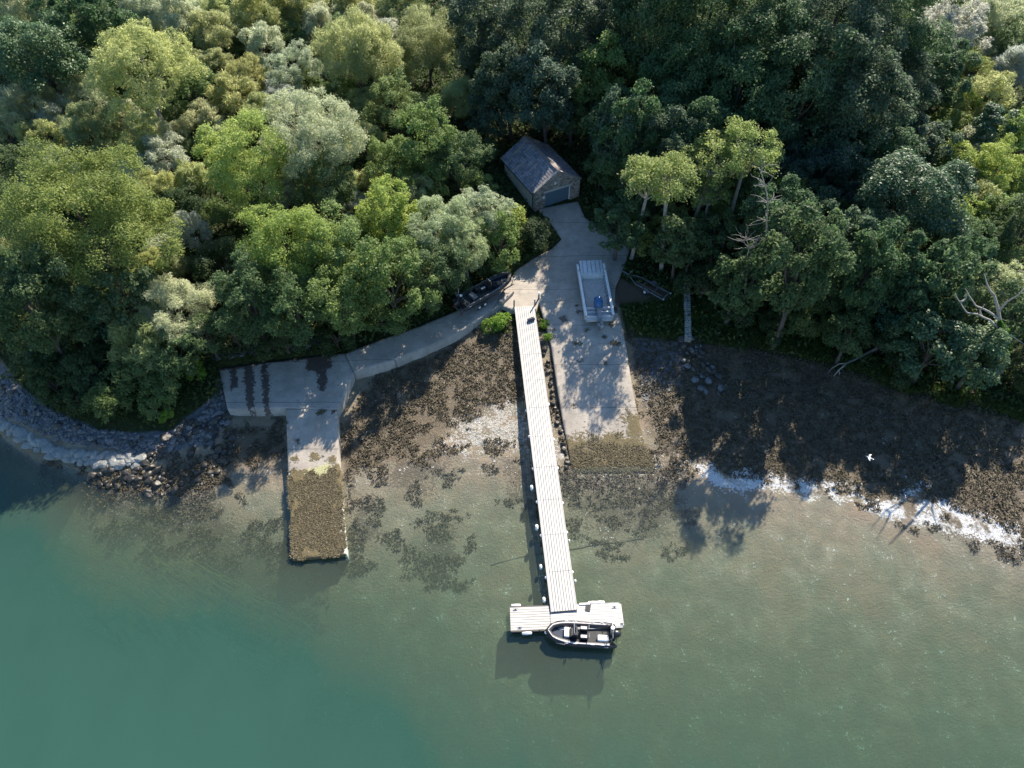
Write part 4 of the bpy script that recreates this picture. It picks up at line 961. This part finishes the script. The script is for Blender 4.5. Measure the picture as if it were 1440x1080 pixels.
T(1400,400,36,'ash','paleash','sunlit pale-crowned tree with bare white lower branches on the right bank'); T(1380,500,48,'sycamore','tall'); T(1435,440,44,'alder','darkalder'); T(1440,520,40,'bush','darkbush'); T(1345,430,40,'alder','darkalder'); T(1190,450,30,'bush','darkbush'); T(1090,455,28,'bush','darkbush'); T(1240,480,28,'bush','darkbush'); T(1040,445,24,'bush','darkbush'); T(1150,300,40,'alder','darkalder'); T(1000,285,30,'alder','alder'); T(1060,280,36,'alder','darkalder')
T(703,452,16,'bush','grass','bright green weedy tuft in front of the path beside the pier','shrub'); T(685,460,11,'bush','grass','small bright tuft at the foot of the path wall'); T(766,455,7,'bush','grass','upper green tuft growing between pier and ramp'); T(770,474,7,'bush','grass','lower green tuft growing between pier and ramp')


# the thicket has no bare gaps: smaller trees and shrubs stand wherever none of the above does
FILL_L = [(0,0),(560,0),(610,120),(690,225),(690,262),(748,305),(700,372),(600,430),(480,478),(320,482),(275,505),(150,560),(0,485)]
FILL_R = [(850,305),(845,215),(790,175),(735,170),(690,190),(640,0),(1440,0),(1440,560),(1250,520),(1100,462),(985,440),(965,385),(880,345)]
def fill(P, kinds, step, rlo, rhi, bottom):
    xs_, ys_ = [p[0] for p in P], [p[1] for p in P]
    for yy in np.arange(min(ys_), max(ys_), step * .8):
        for xx in np.arange(min(xs_), max(xs_) + 1, step):
            x, y = xx + trr.uniform(-.35, .35) * step, yy + trr.uniform(-.3, .3) * step
            if sdf(np.array([x]), np.array([y]), P)[0] > -8: continue
            if any(math.hypot(x - t['x'], (y - t['y']) * 1.05) < .74 * t['r'] + 4 for t in TREES): continue
            k, c = trr.choice(kinds if y < bottom else [('bush', 'darkbush'), ('bush', 'bush'), ('alder', 'darkalder')])
            T(x, y, trr.uniform(rlo, rhi), k, c)
fill([(1318,0),(1440,0),(1440,330),(1330,330),(1312,180)], [('willow', 'palewillow'), ('willow', 'willow'), ('alder', 'alder'), ('willow', 'greywillow'), ('alder', 'brightalder')], 32, 22, 32, 400)
fill(FILL_L, [('willow', 'palewillow'), ('willow', 'willow'), ('willow', 'goldwillow'), ('bush', 'bush'), ('alder', 'alder'), ('willow', 'greywillow')], 34, 22, 33, 380)
fill(FILL_R, [('tall', 'tall'), ('alder', 'darkalder'), ('tall', 'tall2'), ('bush', 'darkbush')], 40, 26, 38, 330)

# labels from look and rank for trees without a hand-written one
LOOK = dict(willow='rounded olive willow', palewillow='pale rounded willow', goldwillow='yellowish rounded willow', greywillow='whitish grey willow', bush='mid green low shrub', darkbush='dark green low shrub', alder='mid green alder', brightalder='bright yellow-green alder', darkalder='dark green alder', sycamore='glossy dark sycamore', ash='airy green ash', paleash='pale feathery ash', oak='spreading olive oak', birch='sparse yellow-green birch', yew='blue-green yew', tall='dark shaded broadleaf tree', tall2='greyish shaded broadleaf tree', conifer='teal conifer', grass='bright tuft')
ORD = ['', 'second ', 'third ', 'fourth ', 'fifth ', 'sixth ', 'seventh ', 'eighth ', 'ninth ', 'tenth ']
def row_of(t):
    y = t['y']; return 'at the top edge' if y < 40 else 'under the top row' if y < 90 else 'in the upper middle' if y < 150 else 'above boathouse level' if y < 205 else 'level with the boathouse' if y < 265 else 'level with the drive' if y < 340 else 'above the shore' if y < 420 else 'by the shore'
buck = {}
for t in TREES:
    k = 'Shrub' if t['kind'] == 'bush' else 'Tree'
    side = 'thicket left of the boathouse' if t['x'] < 770 else 'wood right of the boathouse'
    t['o']['category'] = 'shrub' if t['kind'] == 'bush' else 'tree'
    t['o']['group'] = ('shrubs' if t['kind'] == 'bush' else 'trees') + ' in the ' + side
    if t['label']: t['o']['label'] = t['label']
    else: buck.setdefault((LOOK[t['col']], row_of(t), 'left' if t['x'] < 770 else 'right'), []).append(t)
for (lk, row, sd), ts in buck.items():
    ts.sort(key=lambda t: t['x'])
    for i, t in enumerate(ts):
        if len(ts) == 1: pos = ''
        elif i < len(ORD): pos = (ORD[i] + 'from the left, ') if i else 'leftmost '
        else: pos = 'rightmost '
        t['o']['label'] = (f"{lk} {row}, " + (pos.strip(', ') + ' ' if pos else '') + ('left' if sd == 'left' else 'right') + ' of the boathouse') if not pos else f"{lk} {row} {sd} of the boathouse, {pos.strip(', ')}"

# ------------------------------------------------------------------ dead wood
def atd(px, py, d):
    r = ray(px, py); t = d / r[1]; return Vector((r[0] * t, d, CAM_H + r[2] * t))
def limb(name, px, d, r0, r1, mat, parent, n=6, dz=0):
    rr = random.Random(len(px) * 7 + int(px[0][0])); pts = [atd(a, b, d + (rr.uniform(-.5, .5) if i else 0) + dz * i) for i, (a, b) in enumerate(px)]
    q = [pts[0]]
    for i in range(1, len(pts)):
        q.append(q[-1].lerp(pts[i], .5) + Vector((rr.uniform(-.06, .06), rr.uniform(-.06, .06), rr.uniform(-.06, .06)))); q.append(pts[i])
    o = MB().tube([p - parent.location for p in q], [r0 + (r1 - r0) * i / (len(q) - 1) for i in range(len(q))], n).build(name, M[mat], parent, True); return o
d0 = at(1408, 532, 2.3).y
dt = thing('dead_tree', 'dead white-limbed tree with an ivy-covered trunk on the shaded right bank', 'tree', atd(1408, 532, d0))
limb('trunk', [(1408,536),(1407,470),(1404,440),(1398,415)], d0, .28, .1, 'dead_wood', dt)
for px in ([(1405,462),(1392,450),(1375,442),(1360,440),(1350,425),(1343,413)], [(1405,450),(1390,438),(1372,430),(1362,415),(1357,406)], [(1404,483),(1390,482),(1372,487),(1358,490),(1340,494)], [(1403,440),(1415,425),(1432,415),(1445,400)], [(1380,444),(1378,436),(1385,428)], [(1407,470),(1422,472),(1440,484)], [(1366,488),(1360,482),(1352,482)], [(1350,425),(1358,420),(1360,412)], [(1398,415),(1388,400),(1384,385)]):
    limb('limb', px, d0, .12, .03, 'dead_wood', dt, 5)
rg = np.random.default_rng(4); n = 1500; tt = rg.random(n); ax = np.array([list(atd(1408 - 2 * t, 512 - 62 * t, d0) - dt.location) for t in tt]); dd = unit(rg.normal(0, 1, (n, 3)))
pos = ax + dd * (np.sin(np.clip(tt, .08, .97) * 3.14159) * .95 * rg.uniform(.6, 1, n))[:, None]
def leaf_quads(pos, nn, rg, L, W):
    n = len(pos); td = rg.normal(0, 1, (n, 3)); td = unit(td - nn * (td * nn).sum(1, keepdims=True)); bd = np.cross(nn, td); s = rg.uniform(.6, 1.3, n)[:, None]
    V = np.stack([pos - td * L * s / 2, pos + bd * W * s / 2, pos + td * L * s / 2, pos - bd * W * s / 2], 1).reshape(-1, 3)
    return V, np.arange(4 * n).reshape(n, 4)
V, Fq = leaf_quads(pos, unit(dd + rg.normal(0, .4, (n, 3))), rg, .28, .22)
o = link_mesh('ivy', np_mesh('ivy', V, Fq, None, dict(var=rg.random(n))), M['leaf'], dt); o.color = (.07, .14, .025, 1)
def snag(label, base, tops, d, seed, mat='dead_wood'):
    rr = random.Random(seed); b = thing('dead_tree', label, 'tree', atd(*base, d))
    limb('trunk', [base] + tops, d, .11, .035, mat, b, 6)
    for k in range(24):
        i = rr.randrange(1, len(tops)); p0 = tops[i]; ln = rr.uniform(14, 34); a = rr.uniform(-.4, math.pi + .4)
        pts = [p0]; x, y = p0
        for q in range(4):
            a += rr.uniform(-.5, .5); x += math.cos(a) * ln / 4; y -= math.sin(a) * ln / 4 * .8; pts.append((x, y))
        limb('limb', pts, d, .04, .012, mat, b, 4, rr.uniform(-.5, .35))
snag('small bare dead tree with a thin pale trunk on the bank below the birches', (1046, 452), [(1049, 395), (1051, 370), (1053, 350), (1050, 338)], at(1046, 450, 2.7).y, 3)
snag('tangled grey dead tree among the birch crowns above the bank', (1078, 400), [(1079, 350), (1078, 310), (1080, 285), (1076, 262), (1070, 240)], at(1078, 335, 4.0).y - 11, 8)
fb = thing('fallen_branch', 'bare fallen branch lying across the grass edge onto the dark shore', 'branch', at(1205, 512, 1.7))
def gl_pts(px, off): return [Vector((q.x, q.y, gz(q.x, q.y) + off)) - fb.location for q in (at(a, b, 1.8) for a, b in px)]
MB().tube(gl_pts([(1243,493),(1228,500),(1213,507),(1200,512),(1190,515),(1178,523),(1172,530)], .3), [.2, .19, .17, .13, .11, .07, .03], 6).build('stem', M['dead_wood'], fb, True)
for px in ([(1210,508),(1213,514),(1218,519)], [(1188,516),(1178,516),(1168,521),(1163,527)], [(1178,523),(1180,530)]): MB().tube(gl_pts(px, .32), [.09, .06, .02], 5) if False else MB().tube(gl_pts(px, .32), [.08 - .06 * i / (len(px) - 1) for i in range(len(px))], 5).build('side_branch', M['dead_wood'], fb)

# ------------------------------------------------------------------ boulders, slabs and pebbles
ROCK = []
for k in range(9):
    bm = bmesh.new(); bmesh.ops.create_icosphere(bm, subdivisions=2, radius=.5); rr = random.Random(k + 40)
    planes = [(Vector((rr.gauss(0, 1), rr.gauss(0, 1), rr.gauss(0, 1))).normalized(), rr.uniform(.26, .42)) for _ in range(9)]
    for v in bm.verts:
        for nn_, dd_ in planes:
            e = v.co.dot(nn_) - dd_
            if e > 0: v.co -= nn_ * e * .9
        v.co *= rr.uniform(.95, 1.05)
    me = bpy.data.meshes.new('boulder'); bm.to_mesh(me); bm.free(); ROCK.append(me)
RMESH = {}
def rock(mat, x, y, z, sx, sy, sz, label, group, rr, name='boulder', tilt=.25):
    k = (rr.randrange(9), mat)
    if k not in RMESH:
        me = ROCK[k[0]].copy(); me.materials.append(M[mat]); RMESH[k] = me
    o = bpy.data.objects.new(name, RMESH[k]); C.objects.link(o); o.location = (x, y, z); o.scale = (sx, sy, sz)
    o.rotation_euler = (rr.uniform(-tilt, tilt), rr.uniform(-tilt, tilt), rr.uniform(0, 6.28)); return tag(o, label, 'rock', group)
def scatter_px(P, n, rr):
    xs_, ys_ = [p[0] for p in P], [p[1] for p in P]; out = []
    while len(out) < n:
        x, y = rr.uniform(min(xs_), max(xs_)), rr.uniform(min(ys_), max(ys_))
        if sdf(np.array([x]), np.array([y]), P)[0] < 0: out.append((x, y))
    return out
rr = random.Random(21)
band = [(-8, 588), (18, 604), (44, 620), (72, 632), (104, 638), (138, 643), (170, 646), (196, 645)]
k = 0
for i in range(len(band) - 1):
    for q in range(5):
        t = (q + rr.random() * .6) / 5; a = band[i]; b = band[i + 1]
        for lane in ((-3, 4) if i else (-4, 3)):
            px, py = a[0] + (b[0] - a[0]) * t + rr.uniform(-2, 2), a[1] + (b[1] - a[1]) * t + lane + rr.uniform(-2, 2)
            q_ = at(px, py, 1.0); g = max(.35, gz(q_.x, q_.y)); sz_ = rr.uniform(.75, 1.45)
            rock('pale_stone', q_.x, q_.y, g + .02, sz_ * 1.3, sz_, .7, 'pale flat stone in the curved causeway edging the headland', 'pale causeway stones round the headland', rr, 'causeway_stone', .05)
DK = [(185,652),(235,628),(262,600),(296,580),(330,602),(326,640),(300,668),(262,688),(205,698),(180,690)]
for (px, py) in scatter_px(DK, 170, rr):
    q_ = at(px, py, .6); g = gz(q_.x, q_.y); sz_ = rr.choice((.3, .38, .46, .6, .8))
    rock('dark_stone', q_.x, q_.y, g + sz_ * .12, sz_ * rr.uniform(.9, 1.5), sz_, sz_ * rr.uniform(.6, .9), 'dark weedy boulder in the heap between headland and slip', 'dark boulders beside the slip', rr)
for (px, py) in scatter_px([(100,652),(200,660),(196,690),(140,680),(90,662)], 22, rr):
    q_ = at(px, py, .2); g = gz(q_.x, q_.y); sz_ = rr.uniform(.5, .9); rock('dark_stone', q_.x, q_.y, g + .1, sz_ * 1.2, sz_, sz_ * .7, 'black weedy boulder below the pale causeway stones', 'black boulders under the causeway', rr)
for (px, py) in scatter_px([(955,482),(975,480),(1010,520),(1020,550),(1000,560),(960,520)], 48, rr):
    q_ = at(px, py, 1.3); g = gz(q_.x, q_.y); sz_ = rr.uniform(.35, .95); rock('grey_stone' if rr.random() < .4 else 'dark_stone', q_.x, q_.y, g + .1, sz_ * 1.2, sz_, sz_ * .7, 'stone in the tumbled heap at the foot of the lichened wall', 'tumbled stones below the stone wall', rr, 'stone')
for i in range(26):
    t = (i + rr.random()) / 26; px, py = 766 + 38 * t + rr.uniform(-5, 0), 480 + 175 * t; q_ = at(px - 2, py, 1.0); g = gz(q_.x, q_.y); sz_ = rr.uniform(.35, .7)
    rock('dark_stone', q_.x, q_.y, g + .1, sz_ * 1.2, sz_, sz_ * .8, 'stone in the line along the pier side of the boat ramp', 'stones beside the boat ramp', rr, 'stone')
for (px, py) in scatter_px([(-5,530),(60,582),(140,614),(230,616),(300,574),(320,590),(290,615),(200,638),(120,628),(50,608),(-5,578)], 70, rr):
    q_ = at(px, py, 1.3); g = gz(q_.x, q_.y); sz_ = rr.uniform(.4, 1.0); rock('grey_stone' if rr.random() < .6 else 'dark_stone', q_.x, q_.y, g + .05, sz_ * 1.3, sz_, sz_ * .7, 'grey rock on the cobble bank above the pale causeway', 'rocks on the headland cobble bank', rr, 'stone')
# pebbles on the upper shore: one mass
rg = np.random.default_rng(8); V, Fs = [], []
base_me = ROCK[0]; bv = np.array([v.co[:] for v in base_me.vertices]); bf = np.array([p.vertices[:] for p in base_me.polygons])
rr = random.Random(31)
pts = scatter_px([(-5,525),(60,575),(140,608),(230,612),(300,570),(312,540),(318,582),(290,612),(200,636),(120,626),(50,606),(-5,575)], 2600, rr) + scatter_px(PEB[1], 260, rr) + scatter_px([(302,500),(470,484),(490,492),(440,500),(306,518)], 800, rr)
AV, AF = [], []
for i, (px, py) in enumerate(pts):
    q_ = at(px, py, 1.3); g = gz(q_.x, q_.y); z = max(g, 2.0 if (py < 520 and px > 300 and px < 490) else g); s_ = rr.uniform(.1, .28) if rr.random() < .93 or px > 800 else rr.uniform(.35, .6); a = rr.uniform(0, 6.28); ca, sa = math.cos(a), math.sin(a)
    v = bv * np.array([s_ * 1.3, s_, s_ * .7]); v = np.c_[v[:, 0] * ca - v[:, 1] * sa, v[:, 0] * sa + v[:, 1] * ca, v[:, 2]] + np.array([q_.x, q_.y, z + .05 * s_]); AV.append(v); AF.append(bf + i * len(bv))
tag(link_mesh('pebbles', np_mesh('pebbles', np.concatenate(AV), np.concatenate(AF)), M['grey_stone']), 'grey pebbles and cobbles on the upper shore', None, None, 'stuff')

# ------------------------------------------------------------------ ground cover
def weed_mat():
    N = NT('seaweed'); v = N.attr('var'); r = N.n('ValToRGB'); N.l(v, r.inputs[0]); e = r.color_ramp.elements
    e[0].color = (.035, .027, .017, 1); e[1].color = (.195, .155, .068, 1); x = r.color_ramp.elements.new(.55); x.color = (.095, .077, .045, 1)
    N.set(col=r.outputs[0], rough=.6, spec=.3); return N.m
M['seaweed'] = weed_mat()
rg = np.random.default_rng(12)
def clumps(n, x0, x1, y0, y1, keep, leaves, rad, L, W, zoff, up):
    X, Y = rg.uniform(x0, x1, n), rg.uniform(y0, y1, n); k = keep(X, Y); X, Y = X[k], Y[k]; Z = ground(X, Y)
    m = len(X); Xl, Yl, Zl = (np.repeat(a, leaves) for a in (X, Y, Z)); cv = np.repeat(rg.random(m), leaves)
    pos = np.c_[Xl + rg.normal(0, rad, m * leaves), Yl + rg.normal(0, rad, m * leaves), Zl + rg.uniform(*zoff, m * leaves)]
    nn = unit(rg.normal(0, .55, (m * leaves, 3)) + np.array([0, 0, up])); V, Fq = leaf_quads(pos, nn, rg, L, W)
    return V, Fq, np.clip(.5 * cv + .5 * rg.random(m * leaves), 0, 1)
def keep_weed(X, Y):
    z = zone(X, Y, WEED, 1.5); nz = fbm(X * .8, Y * .8, 31, 3)
    k = (z > .04) & (z + (nz - .5) * 2.6 > .5) & (zone(X, Y, PALE_GLINT + GLARE, 1.2) * (.55 + fbm(X * .45, Y * 1.1, 91, 3)) < .78)
    s_ = zone(X, Y, SUBWEED, 3.0, -.5); k |= (s_ > .2) & (fbm(X * .55, Y * .9, 77, 3) + .10 * (X < -12) > .57)
    for W, f in CUTS: k &= sdf(X, Y, W) > .1
    return k
V, Fq, vr = clumps(80000, -48, 50, 20, 58, keep_weed, 6, .11, .21, .10, (.0, .14), .9)
tag(link_mesh('seaweed', np_mesh('seaweed', V, Fq, None, dict(var=.2 + .36 * vr)), M['seaweed']), 'brown bladder seaweed carpeting the shore', None, None, 'stuff')
def slab_weed(key, P):
    W, f = SLABS[key]; ws = np.array(W); n = 22000; X, Y = rg.uniform(ws[:, 0].min(), ws[:, 0].max(), n), rg.uniform(ws[:, 1].min(), ws[:, 1].max(), n)
    k = (sdf(X, Y, W) < .06) & (zone(X, Y, P, 1.4, .7) + (fbm(X * 1.1, Y * 1.1, 3, 3) - .5) * 1.8 > .48); X, Y = X[k], Y[k]
    pos = np.repeat(np.c_[X, Y, f(X, Y)], 4, 0); m = len(pos); pos = pos + np.c_[rg.normal(0, .1, m), rg.normal(0, .1, m), rg.uniform(0, .05, m)]
    V, Fq = leaf_quads(pos, unit(rg.normal(0, .35, (m, 3)) + np.array([0, 0, .9])), rg, .15, .08); return V, Fq, np.clip(rg.random(m) * .45 + .36, 0, 1)
for key, P, lb in (('slip', [[(402,672),(480,664),(490,786),(405,790)]], 'olive brown weed matted over the lower half of the slip'), ('ramp', [[(795,628),(905,615),(935,645),(935,690),(795,690)]], 'golden brown weed covering the foot of the boat ramp')):
    V, Fq, vr = slab_weed(key, P); tag(link_mesh('seaweed', np_mesh('seaweed', V, Fq, None, dict(var=vr)), M['seaweed']), lb, None, None, 'stuff')
LANDW = Wl
def keep_land(X, Y):
    k = (sdf(X, Y, LANDW) < -.2 + (fbm(X * .5, Y * .5, 55, 3) - .5) * np.where(X < -15, 6.0, 2.0) + np.where(X < -15, .5, 0))
    for W, f in CUTS: k &= sdf(X, Y, W) > .3
    hp = [tuple(at(752, 296.5, 4.45))[:2]]; a = R_(27); ca, sa = math.cos(a), math.sin(a); bx, by = hp[0]
    H4 = [(bx + ca * u - sa * v, by + sa * u + ca * v) for u, v in ((-.2, -.3), (6.5, -.3), (6.5, 8.6), (-.2, 8.6))]
    PW = [tuple(at(a_, b_, 2.6))[:2] for a_, b_ in ((716, 410), (758, 410), (790, 560), (740, 560))]
    return k & (sdf(X, Y, H4) > .2) & (sdf(X, Y, PW) > .15) & (zone(X, Y, SOIL, .5, 3) < .6)
V, Fq, vr = clumps(60000, -85, 85, 42, 135, keep_land, 4, .3, .5, .26, (.05, .75), .5)
o = tag(link_mesh('undergrowth', np_mesh('undergrowth', V, Fq, None, dict(var=vr)), M['leaf']), 'dark green undergrowth of bramble and fern under the trees', None, None, 'stuff'); o.color = (.05, .08, .025, 1)
BANK = [(868,425),(900,422),(960,410),(1100,450),(1260,530),(1440,575),(1440,604),(1350,584),(1250,560),(1150,524),(1060,504),(960,492),(880,484)]
def keep_bank(X, Y): return (zone(X, Y, [BANK], .8, 2.2) > .4) & keep_land(X, Y)
n = 90000; bw = np.array(wpoly(BANK, 2.2)); X, Y = rg.uniform(bw[:, 0].min(), bw[:, 0].max(), n), rg.uniform(bw[:, 1].min(), bw[:, 1].max(), n); k = keep_bank(X, Y); X, Y = X[k], Y[k]; Z = ground(X, Y); n = len(X)
h = rg.uniform(.25, .8, n) * (.5 + fbm(X * .7, Y * .7, 5)); a = rg.uniform(0, 6.28, n); ln = rg.normal(0, .22, (n, 2)); wd = .035
V = np.stack([np.c_[X - wd * np.cos(a), Y - wd * np.sin(a), Z], np.c_[X + wd * np.cos(a), Y + wd * np.sin(a), Z], np.c_[X + ln[:, 0] + .008, Y + ln[:, 1], Z + h], np.c_[X + ln[:, 0] - .008, Y + ln[:, 1], Z + h]], 1).reshape(-1, 3)
o = tag(link_mesh('grass', np_mesh('grass', V, np.arange(4 * n).reshape(n, 4), None, dict(var=rg.random(n))), M['leaf']), 'long green grass on the bank above the shore', None, None, 'stuff'); o.color = (.06, .10, .025, 1)

# ------------------------------------------------------------------ flecks and fronds on the water
rr = random.Random(77); rg = np.random.default_rng(77)
V, Fq, vr = [], [], []
for px, py in scatter_px([(90,765),(300,800),(440,880),(430,935),(250,880),(100,815)], 230, rr):
    c = at(px, py, -.35); L = rr.uniform(1.5, 5.5); a = R_(rr.uniform(-38, -18)); wd = rr.uniform(.02, .045); bend = rr.uniform(-.5, .5); b = len(V); z = -rr.uniform(.15, .5)
    for i in range(7):
        t = i / 6 - .5; x = c.x + math.cos(a) * L * t - math.sin(a) * bend * t * t; y = c.y + math.sin(a) * L * t + math.cos(a) * bend * t * t
        V += [(x - wd * math.sin(a), y + wd * math.cos(a), z), (x + wd * math.sin(a), y - wd * math.cos(a), z)]
    for i in range(6): Fq.append((b + 2 * i, b + 2 * i + 1, b + 2 * i + 3, b + 2 * i + 2)); vr.append(rr.uniform(.55, 1))
tag(link_mesh('eelgrass', np_mesh('eelgrass', np.array(V), np.array(Fq), None, dict(var=np.array(vr))), M['seaweed']), 'long pale eelgrass fronds streaming under the surface', None, None, 'stuff')
